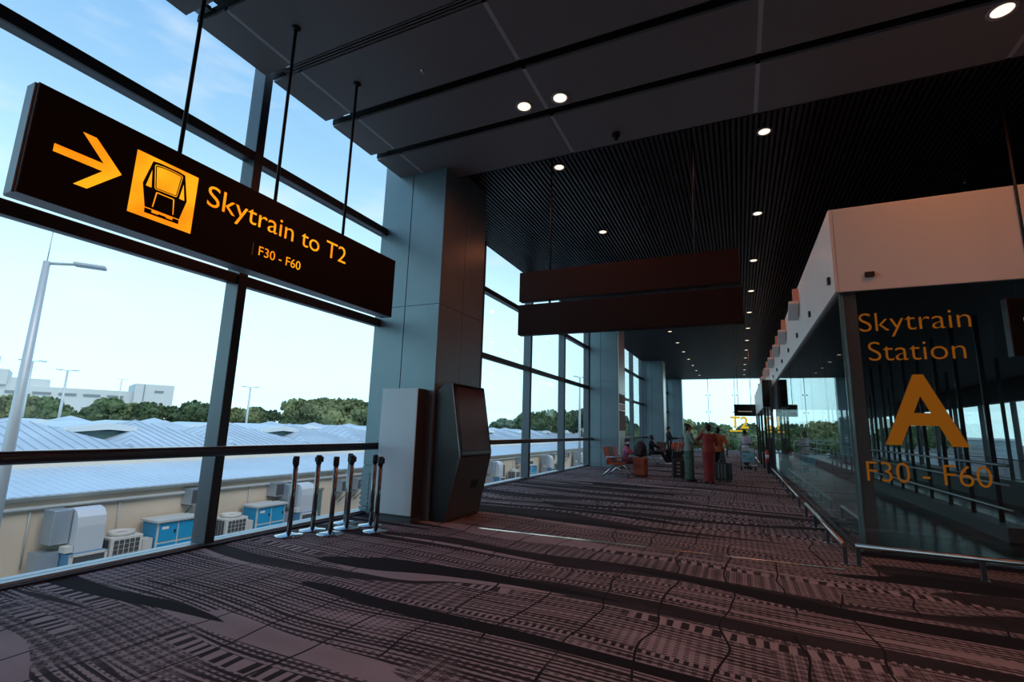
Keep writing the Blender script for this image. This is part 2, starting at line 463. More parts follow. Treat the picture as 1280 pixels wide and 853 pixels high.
# steel edge strips and coloured bands on the columns' aisle face
for cc in (c2, c3):
    MB().box(.661, .70, -.70, .40, 0.05, 6.0).obj('steel_strip', mat('satin_steel', (.66, .60, .56), .38, .9), cc)
redband = mat('band_red', (.12, .02, .015), .6); brnband = mat('band_brown', (.16, .06, .035), .6)
MB().box(.70, .712, -.70, .40, 2.50, 2.86).obj('red_band', redband, c2)
MB().box(.70, .712, -.70, .40, 2.24, 2.46).obj('white_band', mat('band_white', (.7, .68, .65), .6), c2)
MB().box(.70, .712, -.70, .40, 1.42, 2.20).obj('brown_band', brnband, c2)

# ---- ceiling
ZP = 5.75; ZS = 5.93
ceil = MB().box(-5.12, XR + .3, YB, 6.80, 6.02, 6.2).box(XG - .05, XR + .3, 6.80, YE + .2, 6.02, 6.2).obj('ceiling', CEILD, kind='structure')
rows = [(5.80, 6.80), (4.81, 5.64), (3.775, 4.66), (2.78, 3.645), (1.75, 2.65), (.72, 1.62), (-.31, .59), (-1.34, -.44), (-2.37, -1.47), (-3.40, -2.50), (-4.43, -3.53), (-5.46, -4.56), (-6.49, -5.59), (-7.52, -6.62), (-8.9, -7.65)]
xs_p = [-5.30, -4.80, -2.19, .41, 3.01, 5.61, XR + .1]
for (a, b) in rows:
    for i in range(len(xs_p) - 1):
        MB().box(xs_p[i] + .026, xs_p[i + 1] - .026, a, b, ZP, ZP + .035).obj('ceiling_panel', CEILP, ceil)
    for xx in xs_p[1:-1]:
        MB().box(xx - .025, xx + .025, a + .01, b - .01, ZP + .002, ZP + .012).obj('seam_strip', SEAM, ceil)
    for yy in (a, b):                     # turned-up edges of the trays
        MB().box(-5.288, XR, yy - .006, yy + .006, ZP + .036, ZP + .12).obj('panel_edge', CEILD, ceil)
for k in range(3):                        # linear air diffuser in one slot
    MB().box(-5.0, XR, 3.662 + k * .037, 3.674 + k * .037, ZP + .0, ZP + .014).obj('diffuser_blade', CEILP, ceil)
    for (a, b) in ((4.66, 4.81), (2.65, 2.78)): pass
for yc in (3.71, 4.73, 5.72, 2.72):       # pale hanger clips at the open tray ends
    MB().box(-5.24, -5.06, yc - .055, yc + .055, ZP + .09, ZP + .14).obj('hanger_clip', ALU, ceil)
slat_me = MB().box(-.022, .022, 6.83, YE, ZS, ZS + .075).mesh('ceiling_slat', SLATM); fix_normals(slat_me)
xx = XG + .06
while xx < XR:
    inst('ceiling_slat', slat_me, ceil, (xx, 0, 0)); xx += .078
MB().box(-5.30, XR, 6.80, 6.83, ZP - .0, 6.02).obj('ceiling_edge', CEILD, ceil)

# ---- far end wall: tall panes on slim steel, with big T2 lettering
we = MB().box(-4.30, XR, YE - .03, YE + .12, 0, .10).obj('wall_end', ALU, kind='structure')
ex = [-4.30, -2.25, -.2, 1.85, 3.9, 5.95, XR]
for i in range(len(ex) - 1):
    for (z0, z1) in ((.10, 2.0), (2.02, 3.98), (4.0, 6.0)):
        MB().box(ex[i] + .01, ex[i + 1] - .01, YE, YE + .02, z0, z1).obj('glass_pane', GL_END, we)
for x_ in ex[1:-1]:
    MB().box(x_ - .02, x_ + .02, YE + .03, YE + .10, .1, 6.0).obj('glass_fin', mat('fin_grey', (.45, .47, .48), .4, .3), we)
    for z_ in (2.0, 3.2, 4.6):
        for dx in (-.14, .14):
            MB().tube([(x_ + dx, YE - .05, z_), (x_ + dx, YE + .06, z_)], .05, 8).obj('glass_clamp', FRAME, we)
T2M = mat('yellow_vinyl_glow', (.85, .55, .02), .5, emit=(1.0, .62, .02), es=.55)  # daylight through the vinyl put in as emission
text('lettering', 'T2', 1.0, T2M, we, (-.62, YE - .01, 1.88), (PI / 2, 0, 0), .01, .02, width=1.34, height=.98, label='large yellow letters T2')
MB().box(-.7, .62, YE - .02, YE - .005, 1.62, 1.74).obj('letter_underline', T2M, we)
er = empty('end_balustrade', (0, YE - .6, 0), label='pale steel balustrade in front of the bright end window', cat='balustrade')
MB().tube([(-4.3, 0, 1.08), (1.2, 0, 1.08)], .04, 10).obj('rail', ALU, er)
for k in range(4):
    MB().tube([(-4.2 + k * 1.5, 0, 0), (-4.2 + k * 1.5, 0, 1.06)], .025, 8).obj('post', ALU, er)
for k in range(3):
    MB().box(-4.15 + k * 1.5, -2.75 + k * 1.5, -.008, .008, .12, .98).obj('glass_pane', GL_END, er)

# ---- right facade behind the station and the closed walls behind the camera
wr = MB().box(XR - .1, XR + .25, YB, YE, 0, .25).box(XR - .1, XR + .25, 6.0, YE, 2.75, 6.1).box(XR - .1, XR + .25, YB, 6.0, .25, 6.1).obj('wall_right', DARKW, kind='structure')
k = 7.0
while k < YE:
    MB().box(XR - .08, XR + .05, k - .04, k + .04, .25, 2.75).obj('mullion', FRAME_D, wr)
    MB().box(XR + .0, XR + .02, k + .06, k + 2.34, .25, 2.75).obj('glass_pane', GL_OUT, wr)
    MB().box(XR - .02, XR + .04, k + .06, k + 2.34, .83, .87).obj('transom', FRAME_D, wr)
    k += 2.4
MB().box(XG - .2, XR + .2, YB - .3, YB, 0, 6.1).obj('wall_back', DARKW, kind='structure')

# ================================================================ GLASS STATION ENCLOSURE
SX, SY = 1.30, 7.55
st = empty('glass_station', (SX, SY, 0), label='glass-walled station enclosure with white fascia and large gold lettering', cat='station')
L = YE - .6 - SY; W = XR - .25 - SX
def S(mb, name, m, **kw): return mb.obj(name, m, st, **kw)
S(MB().box(-.04, 0.0, -.04, L, 3.33, 4.50), 'fascia_side', WHITEP)
S(MB().box(0.005, W, -.04, 0.0, 3.33, 4.50), 'fascia_front', WHITEP)
S(MB().box(0.0, W, .005, L, 3.42, 3.50), 'soffit', mat('soffit_dark', (.035, .035, .037), .6))
S(MB().box(0.0, W, .005, L, 4.40, 4.46), 'roof', DARKW)
S(MB().box(-.02, .10, -.02, L, 0, .05), 'base_channel', FRAME_D)
S(MB().box(.10, W, -.02, .10, 0, .05), 'base_channel', FRAME_D)
S(MB().box(.03, W, .10, L, .0, .012), 'inner_floor', mat('station_floor', (.035, .033, .034), .25, noise=.2, nscale=2))
yj = 0.0
while yj < L - .5:
    y1 = min(yj + 1.7, L)
    if not (13.4 < yj < 15.0):
        S(MB().box(.0, .014, yj + .006, y1 - .006, .05, 3.36), 'glass_pane', GL_ST)
    yj += 1.7
xj = 0.012
while xj < W - .3:
    x1 = min(xj + 1.75, W)
    S(MB().box(xj + .006, x1 - .006, .0, .014, .05, 3.36), 'glass_pane', GL_ST)
    xj += 1.75
S(MB().box(.06, .20, .06, .26, 0, 3.42), 'corner_post', mat('post_grey', (.28, .32, .33), .4, .3))
S(MB().box(-.006, .016, -.006, .016, .05, 3.36), 'corner_bead', mat('glass_edge', (.10, .22, .22), .2))
# platform screen inside: slim posts, rails, low truss
for k in range(16):
    S(MB().box(2.24, 2.30, 2.6 + k * 1.0, 2.64 + k * 1.0, .012, 3.42), 'screen_post', mat('screen_post', (.05, .055, .06), .4, .4))
for z_ in (.45, .8, 1.08):
    S(MB().tube([(2.2, 2.0, z_), (2.2, L - 4, z_)], .022, 8), 'screen_rail', STEEL)
S(MB().box(2.10, 2.40, 2.0, L - 4, .013, .22), 'screen_kerb', mat('kerb_grey', (.10, .105, .11), .5))
for k in range(7):
    S(MB().box(4.4, 4.46, 1.5 + k * 3.2, 1.56 + k * 3.2, .012, 3.42), 'platform_post', FRAME_D)
S(MB().box(4.30, 4.62, .6, L - 3, .013, .55), 'platform_edge', mat('kerb_grey', (.10, .105, .11), .5))
# lettering on the front glass
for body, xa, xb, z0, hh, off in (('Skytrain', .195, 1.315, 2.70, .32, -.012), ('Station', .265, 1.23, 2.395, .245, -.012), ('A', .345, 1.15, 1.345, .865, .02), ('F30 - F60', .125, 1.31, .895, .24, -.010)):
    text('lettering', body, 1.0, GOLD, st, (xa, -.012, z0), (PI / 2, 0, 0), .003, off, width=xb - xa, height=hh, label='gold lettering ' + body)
# small dark devices on the fascia
for k in range(9):
    S(MB().box(-.075, -.04, .22 + k * 2.1, .30 + k * 2.1, 3.52, 3.62), 'sensor', FRAME_D)
S(MB().box(.30, .40, -.09, -.04, 3.50, 3.56), 'sensor', FRAME_D)

# tail-fin shaped ornaments on the fascia side
orn_w = mat('ornament_white', (.72, .70, .68), .4); orn_p = mat('ornament_pink', (.70, .34, .25), .4)
fin_a = MB().prism([(-.20, .0), (.06, -.22), (.10, -.05), (.02, .36), (-.10, .34)], 'x', -.10, 0).mesh('wall_ornament', orn_p); fix_normals(fin_a)
fin_b = MB().prism([(-.26, -.02), (.10, -.30), (.12, -.22), (-.20, .05)], 'x', -.20, -.02).mesh('ornament_blade', orn_w); fix_normals(fin_b)
for k, yy in enumerate((11.5, 14.6, 17.0, 19.8, 23.0, 26.4, 30.0)):
    t = empty('wall_ornament', (SX - .04, yy, 4.12), label='small winged ornament on the white fascia, number %s from the front corner' % ['one', 'two', 'three', 'four', 'five', 'six', 'seven'][k], cat='ornament', group='winged ornaments along the station fascia')
    t['label'] = ['nearest winged ornament on the white fascia side', 'second nearest winged ornament on the white fascia side', 'third winged ornament from the front on the white fascia', 'fourth winged ornament from the front on the white fascia', 'third farthest winged ornament on the white fascia', 'second farthest winged ornament on the white fascia', 'farthest winged ornament on the white fascia'][k]
    inst('fin', fin_a, t, (0, 0, 0)); inst('blade', fin_b, t, (0, 0, 0))

# low steel bumper rails round the station
def bumper(p0, p1, label, nposts):
    p0, p1 = Vector(p0), Vector(p1)
    t = empty('bumper_rail', p0, label=label, cat='bumper rail', group='low bumper rails around the station')
    d = p1 - p0
    MB().tube([(0, 0, .215), (d.x, d.y, .215)], .026, 14).obj('rail', STEEL, t)
    for k in range(nposts):
        q = d * ((k + .02) / max(1, nposts - 1)) if k < nposts - 1 else d * .995
        MB().box(q.x - .02, q.x + .02, q.y - .02, q.y + .02, 0, .20).obj('post', FRAME, t)
        MB().box(q.x - .045, q.x + .045, q.y - .045, q.y + .045, 0, .008).obj('foot_plate', STEEL, t)
bumper((1.03, 6.92, 0), (1.03, 10.56, 0), 'short bumper rail along the station side ending at the near corner', 4)
bumper((1.03, 11.65, 0), (1.03, 20.9, 0), 'long bumper rail along the station side towards the doorway', 8)
bumper((1.13, 6.92, 0), (6.5, 6.92, 0), 'bumper rail in front of the gold lettered glass', 6)
bumper((.75, 24.5, 0), (.75, 34.0, 0), 'bumper rail beyond the doorway canopy near the luggage trolley', 6)

# door portal half-way down the side
po = empty('door_portal', (1.0, 21.0, 0), label='dark doorway portal with boxed white canopy on the station side', cat='doorway')
MB().box(-.13, .21, .06, 9.5, 2.45, 3.52).obj('canopy_box', WHITEP, po)
MB().box(-.12, .12, 0, .06, 2.47, 3.50).obj('canopy_end', GBLACK, po)
MB().box(.13, .215, .0, .06, 2.30, 3.50).obj('canopy_end', mat('smoky_end', (.06, .065, .07), .15), po)
for (a, b, y_) in ((-.11, -.03, 0.02), (.0, .06, .05), (.12, .2, .02), (-.11, -.03, 3.2), (-.11, -.03, 6.4), (-.11, -.03, 9.3)):
    MB().box(a, b, y_, y_ + .1, 0, 2.46).obj('portal_post', FRAME_D if a < 0 else FRAME, po)
MB().box(-.11, .2, .13, .16, 0, 1.3).obj('portal_panel', mat('portal_grey', (.09, .09, .10), .5), po)
ext = empty('fire_extinguisher', (.915, 20.955, .42), label='small red fire extinguisher on the doorway portal post', cat='extinguisher')
redm = mat('extinguisher_red', (.42, .015, .012), .3)
MB().lathe([(.055, 0), (.06, .02), (.06, .36), (.045, .42), (.02, .44), (.02, .47)], n=16).obj('cylinder', redm, ext)
MB().box(-.03, .03, -.012, .012, .47, .50).obj('valve', BLACK, ext)
MB().tube([(.03, 0, .48), (.07, 0, .42), (.075, 0, .15)], .008, 6).obj('hose', BLACK, ext)
MB().lathe([(.0605, .14), (.0605, .27)], n=16).obj('label_band', WHITEP, ext)

# display hung beside the portal, and the display at the right edge
def hang_display(loc, w, h, d, label, lines, top):
    t = empty('hanging_display', loc, label=label, cat='display')
    MB().box(0, w, 0, d, 0, h).obj('housing', SIGNB, t, bevel=.008)
    MB().box(-.008, 0, -.004, d, 0, h).obj('edge_trim', FRAME, t)
    MB().box(.03, w - .03, -.004, 0, .03, h - .03).obj('screen', GBLACK, t)
    for (bx, bz, s_, body) in lines:
        text('lettering', body, s_, mat('amber_text', (.5, .35, .1), .5, emit=(.62, .42, .12), es=.6), t, (bx, -.006, bz), (PI / 2, 0, 0), .001, height=s_)
    for q in (.2 * w, .8 * w):
        MB().tube([(q, d / 2, h), (q, d / 2, top - loc[2])], .015, 8).obj('rod', BLACK, t)
    return t
d1 = hang_display((-.18, 29.0, 2.38), 1.04, .62, .14, 'small black hanging display over the walkway before the T2 letters', [], ZS)
MB().box(.18, .86, -.008, -.004, .22, .27).obj('screen_text', mat('dim_text', (.25, .24, .22), .5, emit=(.25, .24, .2), es=.5), d1)
hang_display((2.87, 7.30, 2.38), 1.3, .67, .12, 'black hanging display with amber text at the right edge', [(.115, .38, .055, 'DE'), (.15, .24, .055, 'To')], ZP)

# ================================================================ LAMPS
LAMP_GAIN = 1.3
def downlight(x, y, z, label, power=26.0, group='downlights in the slatted ceiling', r=.085, col=(1.0, .26, .115)):
    t = empty('downlight', (x, y, z), label=label, cat='ceiling light', group=group)
    MB().lathe([(r * .98, .0), (r * 1.25, -.008), (r * 1.28, .0), (r * 1.25, .012), (r, .012)], n=20).obj('trim_ring', SEAM, t)
    MB().lathe([(r * .2, -.004), (r * .9, -.003), (r * .95, .002)], n=20).obj('lens', LAMP, t)
    ld = bpy.data.lights.new('downlight_lamp', 'SPOT'); lo = bpy.data.objects.new('downlight_lamp', ld); C.objects.link(lo)
    lo.parent = t; lo.location = (0, 0, -.03); ld.energy = power * LAMP_GAIN; ld.color = col; ld.spot_size = math.radians(165); ld.spot_blend = .5
    ld.shadow_soft_size = .06
    return t
ordn = ['nearest', 'second', 'third', 'fourth', 'fifth', 'sixth', 'seventh', 'eighth', 'ninth', 'tenth', 'eleventh', 'twelfth', 'last']
for k in range(12):
    downlight(.56, 7.6 + 3.05 * k, ZS - .005, '%s ceiling downlight of the row beside the station fascia' % ordn[k], 20)
    yk = 7.42 + 3.05 * k
    downlight(-2.64, yk, ZS - .005, '%s ceiling downlight of the row nearer the windows' % ordn[k], 11)
downlight(-2.46, 5.46, ZP - .004, 'left one of the pair of downlights in the grey ceiling panels', 26, 'downlights in the panel ceiling', .095)
downlight(-1.95, 5.48, ZP - .004, 'right one of the pair of downlights in the grey ceiling panels', 26, 'downlights in the panel ceiling', .095)
downlight(2.64, 5.93, ZP - .004, 'single downlight in the ceiling panels at the top right edge', 46, 'downlights in the panel ceiling', .10, (1.0, .29, .07))
for (x_, y_, pw, lb) in ((.6, 2.3, 22, 'downlight overhead right of the walkway'), (3.2, 2.3, 36, 'downlight overhead by the right wall'), (-2.2, .3, 14, 'downlight overhead left of the walkway'), (3.2, -1.5, 40, 'downlight behind on the right'),
                         (.4, -1.5, 18, 'downlight behind in the middle'), (5.8, 2.3, 50, 'downlight close to the right wall'), (5.8, 5.5, 42, 'downlight close to the right end of the lettered glass')):
    downlight(x_, y_, ZP - .004, lb, pw, 'downlights out of view in the panel ceiling')

cctv = empty('dome_camera', (-1.45, 6.55, ZP), label='small dark dome camera on the ceiling edge', cat='camera')
MB().lathe([(.06, 0), (.06, -.04), (.05, -.05)], n=16).obj('base', BLACK, cctv); MB().ell((0, 0, -.06), (.045, .045, .05)).obj('dome', GBLACK, cctv)
c2m = dup(cctv, None, (3.81, 10.40, ZS), label='small dark dome camera on the slatted ceiling above the station fascia')
spk = empty('sprinkler', (-3.35, 4.35, ZP), label='tiny sprinkler head in the ceiling panel near the hanging sign', cat='sprinkler')
MB().lathe([(.03, 0), (.03, -.006), (.012, -.008), (.012, -.03), (.022, -.032), (.022, -.036)], n=12).obj('head', STEEL, spk)

# ================================================================ BIG ILLUMINATED SIGN (runs along the hall, faces +X)
sg = empty('hanging_sign', (-4.2, 1.31, 2.84), label='large black hanging sign with orange arrow, train symbol and lettering', cat='sign')
SL, SH, ST = 3.83, .80, .17
MB().box(-ST, -.004, 0, SL, 0, SH).obj('housing', FRAME, sg)
MB().box(-.004, 0.004, .006, SL - .006, .006, SH - .006).obj('face', SIGNB, sg)
MB().box(-ST - .004, -ST, .006, SL - .006, .006, SH - .006).obj('face', SIGNB, sg)
MB().box(-ST + .03, -.03, -.012, 0, .0, SH).obj('end_cap', mat('end_cap_blue', (.20, .25, .30), .35, .5), sg)
for yy in (2.28, 3.25, 4.22):
    MB().tube([(-ST / 2, yy - 1.31, SH), (-ST / 2, yy - 1.31, ZP - 2.84)], .017, 10).obj('rod', BLACK, sg)
    MB().lathe([(.05, 0), (.05, -.015), (.02, -.03)], (-ST / 2, yy - 1.31, ZP - 2.84), 14).obj('ceiling_rose', BLACK, sg)
def spoly(pts, name, m, x0=.004, x1=.008, parent=sg):
    return MB().prism([(a - 1.31, b - 2.84) for a, b in pts], 'x', x0, x1).obj(name, m, parent)
ar = MB()
for pts in ([(1.445, 3.203), (1.445, 3.260), (1.738, 3.262), (1.738, 3.203)],
            [(1.585, 3.430), (1.668, 3.430), (1.857, 3.234), (1.738, 3.262)],
            [(1.585, 3.030), (1.738, 3.203), (1.857, 3.234), (1.666, 3.030)],
            [(1.738, 3.262), (1.857, 3.234), (1.738, 3.203)]):
    ar.prism([(a - 1.31, b - 2.84) for a, b in pts], 'x', .004, .008)
ar.obj('arrow', ORANGE_L, sg, label='orange right-pointing arrow')
ic = spoly([(1.932, 2.976), (1.932, 3.491), (2.414, 3.491), (2.414, 2.976)], 'train_symbol', ORANGE_L); tag(ic, label='orange square with black train front symbol')
spoly([(2.05, 3.453), (2.10, 3.462), (2.25, 3.464), (2.302, 3.456), (2.345, 3.238), (2.305, 3.057), (2.305, 3.018), (2.044, 3.014), (2.043, 3.057), (2.002, 3.246)], 'train_body', SIGNB, .008, .010, ic)
def sp2(pts, name, m, x0, x1): return spoly(pts, name, m, x0, x1, ic)
sp2([(2.066, 3.425), (2.075, 3.437), (2.13, 3.445), (2.22, 3.447), (2.276, 3.442), (2.285, 3.43), (2.264, 3.25), (2.255, 3.238), (2.098, 3.232), (2.088, 3.245)], 'windscreen_outline', ORANGE_L, .010, .0115)
sp2([(2.072, 3.423), (2.08, 3.431), (2.13, 3.439), (2.22, 3.441), (2.272, 3.436), (2.279, 3.428), (2.259, 3.252), (2.252, 3.244), (2.1, 3.238), (2.093, 3.248)], 'windscreen_border', SIGNB, .0115, .0125)
sp2([(2.080, 3.420), (2.13, 3.430), (2.22, 3.432), (2.270, 3.427), (2.252, 3.255), (2.247, 3.250), (2.104, 3.245), (2.1, 3.252)], 'windscreen', ORANGE_L, .0125, .0135)
sp2([(2.052, 3.375), (2.025, 3.232), (2.066, 3.232)], 'side_window', ORANGE_L, .010, .0115)
sp2([(2.300, 3.370), (2.281, 3.236), (2.324, 3.236)], 'side_window', ORANGE_L, .010, .0115)
sp2([(2.112, 3.214), (2.240, 3.214), (2.247, 3.208), (2.257, 3.079), (2.250, 3.079), (2.238, 3.206), (2.114, 3.206), (2.1, 3.08), (2.092, 3.08), (2.105, 3.208)], 'door_outline', ORANGE_L, .010, .0115)
sp2([(2.044, 3.060), (2.305, 3.060), (2.305, 3.053), (2.044, 3.053)], 'bumper_line', ORANGE_L, .010, .0115)
sp2([(2.095, 3.032), (2.095, 3.053), (2.255, 3.053), (2.255, 3.032), (2.205, 3.032), (2.205, 3.040), (2.145, 3.040), (2.145, 3.032)], 'coupler_gap', ORANGE_L, .010, .0115)
RY = (PI / 2, 0, PI / 2)
text('lettering', 'Skytrain to T2', 1.0, ORANGE_L, sg, (.004, 2.514 - 1.31, 3.226 - 2.84), RY, .002, -.004, width=1.70, height=.256, label='orange lettering Skytrain to T2')
text('lettering', 'F30 - F60', 1.0, ORANGE_L, sg, (.004, 3.072 - 1.31, 3.012 - 2.84), RY, .002, -.003, width=.505, height=.094, label='orange lettering F30 - F60')
MB().box(.004, .008, 3.0 - 1.31, 3.008 - 1.31, 2.99 - 2.84, 3.115 - 2.84).obj('divider_line', mat('divider', (.5, .4, .35), .5), sg)

# ---- two unlit crosswise sign boards further on
fs = empty('double_sign_board', (-3.12, 6.93, 0), label='two stacked dark sign boards hung crosswise under the slatted ceiling', cat='sign')
brn = mat('sign_brown', (.032, .010, .007), .5, spec=.2)
MB().box(0, 3.23, 0, .14, 3.42, 3.90).obj('upper_board', brn, fs, bevel=.006)
MB().box(-.01, 3.25, 0, .14, 2.87, 3.36).obj('lower_board', mat('sign_brown_dark', (.020, .007, .006), .5, spec=.2), fs, bevel=.006)
for x_ in (.50, 2.68):
    MB().tube([(x_, .07, 3.90), (x_, .07, ZS)], .016, 8).obj('rod', BLACK, fs)
    MB().tube([(x_, .07, 3.36), (x_, .07, 3.42)], .02, 8).obj('link', BLACK, fs)

# ================================================================ CABINET, KIOSK, STANCHIONS
cb = empty('pale_cabinet', (-4.76, 6.27, 0), label='tall pale cabinet panel standing against the near column', cat='cabinet')
MB().box(-.37, .36, -.14, .12, 0, .06).obj('plinth', mat('plinth_grey', (.12, .14, .15), .4, .4), cb)
MB().box(-.33, .34, -.10, .12, .06, 1.97).obj('body', mat('cabinet_dark', (.05, .052, .055), .4), cb)
MB().box(-.33, .34, -.122, -.102, .10, 1.97).obj('front_panel', mat('cabinet_pale', (.78, .90, .96), .35, .0, noise=.05, nscale=.7), cb)

ks = empty('touch_kiosk', (-3.98, 6.98, 0), label='black leaning touch screen kiosk beside the near column', cat='kiosk')
prof = [(-.30, 0), (-.04, 0), (.17, .98), (-.02, 2.08), (-.14, 2.09), (-.30, 1.95)]
pm = MB().prism([(x_, z_) for x_, z_ in prof], 'y', -.52, .52)
pm.obj('body', mat('kiosk_black', (.018, .018, .019), .32), ks, bevel=.012)
def on_face(a, b, t, off):           # point on the sloping front between two profile points
    nx, nz = (b[1] - a[1]), -(b[0] - a[0]); l = math.hypot(nx, nz)
    return (a[0] + (b[0] - a[0]) * t + nx / l * off, a[1] + (b[1] - a[1]) * t + nz / l * off)
def face_plate(a, b, t0, t1, y0, y1, o0, o1, name, m, par):
    p = [on_face(a, b, t0, o0), on_face(a, b, t1, o0), on_face(a, b, t1, o1), on_face(a, b, t0, o1)]
    return MB().prism(p, 'y', y0, y1).obj(name, m, par)
A_, B_, D_ = (-.04, 0), (.17, .98), (-.02, 2.08)
face_plate(B_, D_, .02, .985, -.50, .50, .0, .012, 'bezel', GBLACK, ks)
face_plate(B_, D_, .06, .945, -.44, .45, .012, .016, 'screen', mat('kiosk_screen_reflection', (.085, .035, .028), .14), ks)  # warm red reflection put into the screen's base colour
face_plate(B_, D_, .01, .05, -.46, .46, .012, .02, 'screen_ledge', mat('ledge_grey', (.10, .12, .12), .3), ks)
face_plate(A_, B_, .02, .97, -.50, .50, .0, .008, 'lower_panel', mat('kiosk_grey', (.075, .072, .07), .30), ks)
face_plate(A_, B_, .47, .60, .02, .22, .008, .02, 'card_slot', BLACK, ks)
MB().tube([(-.035, -.523, .01), (.172, -.523, .98), (-.018, -.523, 2.07)], .009, 6).obj('edge_trim', STEEL, ks)

stan = None
sps = [(-5.20, 4.70), (-5.20, 5.08), (-4.84, 5.03), (-5.20, 5.68), (-4.93, 5.42), (-4.79, 5.74), (-4.47, 5.47)]
slb = ['belt stanchion nearest the window mullion, leftmost of the group', 'belt stanchion second from the left, close to the window sill', 'belt stanchion in the middle front of the group',
       'rearmost belt stanchion by the window behind another post', 'belt stanchion just in front of the rearmost one', 'belt stanchion behind, overlapping the pale cabinet edge', 'rightmost belt stanchion in front of the pale cabinet']
for i, (x_, y_) in enumerate(sps):
    if stan is None:
        stan = empty('belt_stanchion', (x_, y_, 0), .4, cat='stanchion', group='belt stanchions by the window', label=slb[0])
        MB().lathe([(.165, 0), (.17, .008), (.165, .018), (.06, .03), (.034, .045)], n=32).obj('base', CHROME, stan)
        MB().lathe([(.031, .04), (.031, .86)], n=20).obj('pole', POLE, stan)
        MB().lathe([(.036, .86), (.038, .87), (.038, .965), (.030, .975)], n=20).obj('head', BLACK, stan)
        MB().box(-.022, .022, -.058, -.03, .885, .955).obj('belt_cassette', BLACK, stan, bevel=.004)
        MB().box(-.014, .014, .036, .05, .89, .95).obj('belt_clip', BLACK, stan)
    else:
        dup(stan, None, (x_, y_, 0), [.4, 2.2, 3.6, .9, 1.7, 4.0, 1.4][i], label=slb[i])

# ================================================================ EXTERIOR
GZ = -3.0
GRASS = mat('ground_concrete', (.30, .30, .29), .9, noise=.15, nscale=.3)
MB().box(-700, 500, -400, 900, GZ - .5, GZ).obj('ground', GRASS, kind='structure')
ROOFB = mat('roof_blue', (.55, .68, .78), .45, .1, noise=.05, nscale=.6)
ROOFW = mat('roof_white', (.70, .76, .78), .5)
ROOFP = mat('roof_pale_sheet', (.52, .62, .70), .5, .1, noise=.14, nscale=.5)
CREAM = mat('cream_wall', (.63, .54, .43), .85, noise=.05, nscale=.5)
CREAM2 = mat('cream_band', (.80, .74, .64), .85)
DKROOF = mat('roof_stain', (.16, .18, .21), .7)
# near service building with lean-to roof
sb = empty('service_building', (-17.3, 25, GZ), label='long cream service building with pale blue lean-to roof outside the windows', cat='building')
def B(mb, name, m, **kw): return mb.obj(name, m, sb, **kw)
Y0, Y1 = -32.0, 46.0
B(MB().box(-3.6, 0, Y0, Y1, 0, 2.12), 'wall', CREAM)
B(MB().box(0.0, .05, Y0, Y1, 2.12, 2.24), 'eave_board', CREAM2)
B(MB().prism([(.28, 2.235), (.28, 2.27), (-3.3, 2.70), (-3.3, 2.66)], 'y', Y0, Y1), 'roof_sheet', ROOFB)
rib = MB()
yy = Y0
while yy < Y1:
    rib.prism([(.285, 2.268), (.285, 2.280), (-3.3, 2.710), (-3.3, 2.698)], 'y', yy, yy + .10); yy += .24
rib.obj('roof_ribs', ROOFB, sb, kind='stuff')
B(MB().box(-3.7, -3.3, Y0, Y1, 2.1, 3.25), 'upper_wall', CREAM2)
B(MB().tube([(.10, Y0, 1.93), (.10, Y1, 1.93)], .055, 8), 'wall_pipe', mat('pipe_grey', (.42, .46, .47), .5))
for yy in (-18, -15.9, -13.0, -11.5, -7, -3, 3, 8, 13):
    B(MB().tube([(.05, yy, .4), (.05, yy, 1.92)], .02, 6), 'conduit', mat('pipe_grey', (.42, .46, .47), .5))
# door with green leaves
for k in range(2):
    B(MB().box(.0, .05, -8.95 + k * .6, -8.37 + k * .6, 0, 1.40), 'door_leaf', mat('door_green', (.10, .17, .16), .5))
B(MB().box(.0, .07, -9.05, -7.70, 1.40, 1.48), 'door_frame', mat('door_frame', (.2, .21, .2), .6))
for k in range(4):
    B(MB().box(.0, .06, -1.5 + k * 6, -.6 + k * 6, .55, 1.45), 'wall_window', mat('win_dark', (.06, .08, .09), .2))

GALV = mat('galvanised', (.38, .43, .48), .45, .5, noise=.05, nscale=3)
GALVW = mat('duct_white', (.62, .64, .66), .5, .2)
CYAN = mat('cyan_panel', (.012, .30, .55), .45)
OFFW = mat('unit_cream', (.62, .60, .55), .55)
DGR = mat('grille_dark', (.07, .075, .08), .5)
YEL = mat('bollard_yellow', (.85, .33, .02), .5)

def duct_unit(loc, label):
    t = empty('duct_unit', loc, label=label, cat='air duct', group='rooftop style duct units along the cream wall')
    MB().box(-.35, .22, -.66, -.25, 1.02, 1.90).obj('flat_box', GALV, t, bevel=.02)
    prof = [(-.35, 1.30), (-.35, 1.86), (.10, 1.92), (.32, 1.86), (.46, 1.70), (.50, 1.45), (.50, .78), (.02, .78), (.02, 1.25)]
    MB().prism(prof, 'y', -.22, .44).obj('duct_bend', GALVW, t, bevel=.015)
    MB().box(-.1, .62, -.36, .50, 0, .78).obj('fan_box', mat('unit_blue', (.10, .25, .40), .5), t)
    MB().box(.62, .64, -.28, .44, .04, .72).obj('grille', DGR, t)
    MB().tube([(.645, .08, .42), (.665, .08, .42)], .16, 14).obj('fan_badge', mat('badge_teal', (.03, .30, .36), .5), t)
    for a, b in ((-.36, -.28), (.44, .50)):
        MB().box(.62, .66, a, b, 0, .78).obj('frame_post', OFFW, t)
    MB().box(.62, .66, -.36, .50, .72, .78).obj('frame_rail', OFFW, t)
    MB().box(-.3, .2, -.85, -.38, 0, .85).obj('inlet_box', GALV, t)
    MB().box(.2, .5, -.42, -.24, .82, .98).obj('junction_box', OFFW, t)
    return t
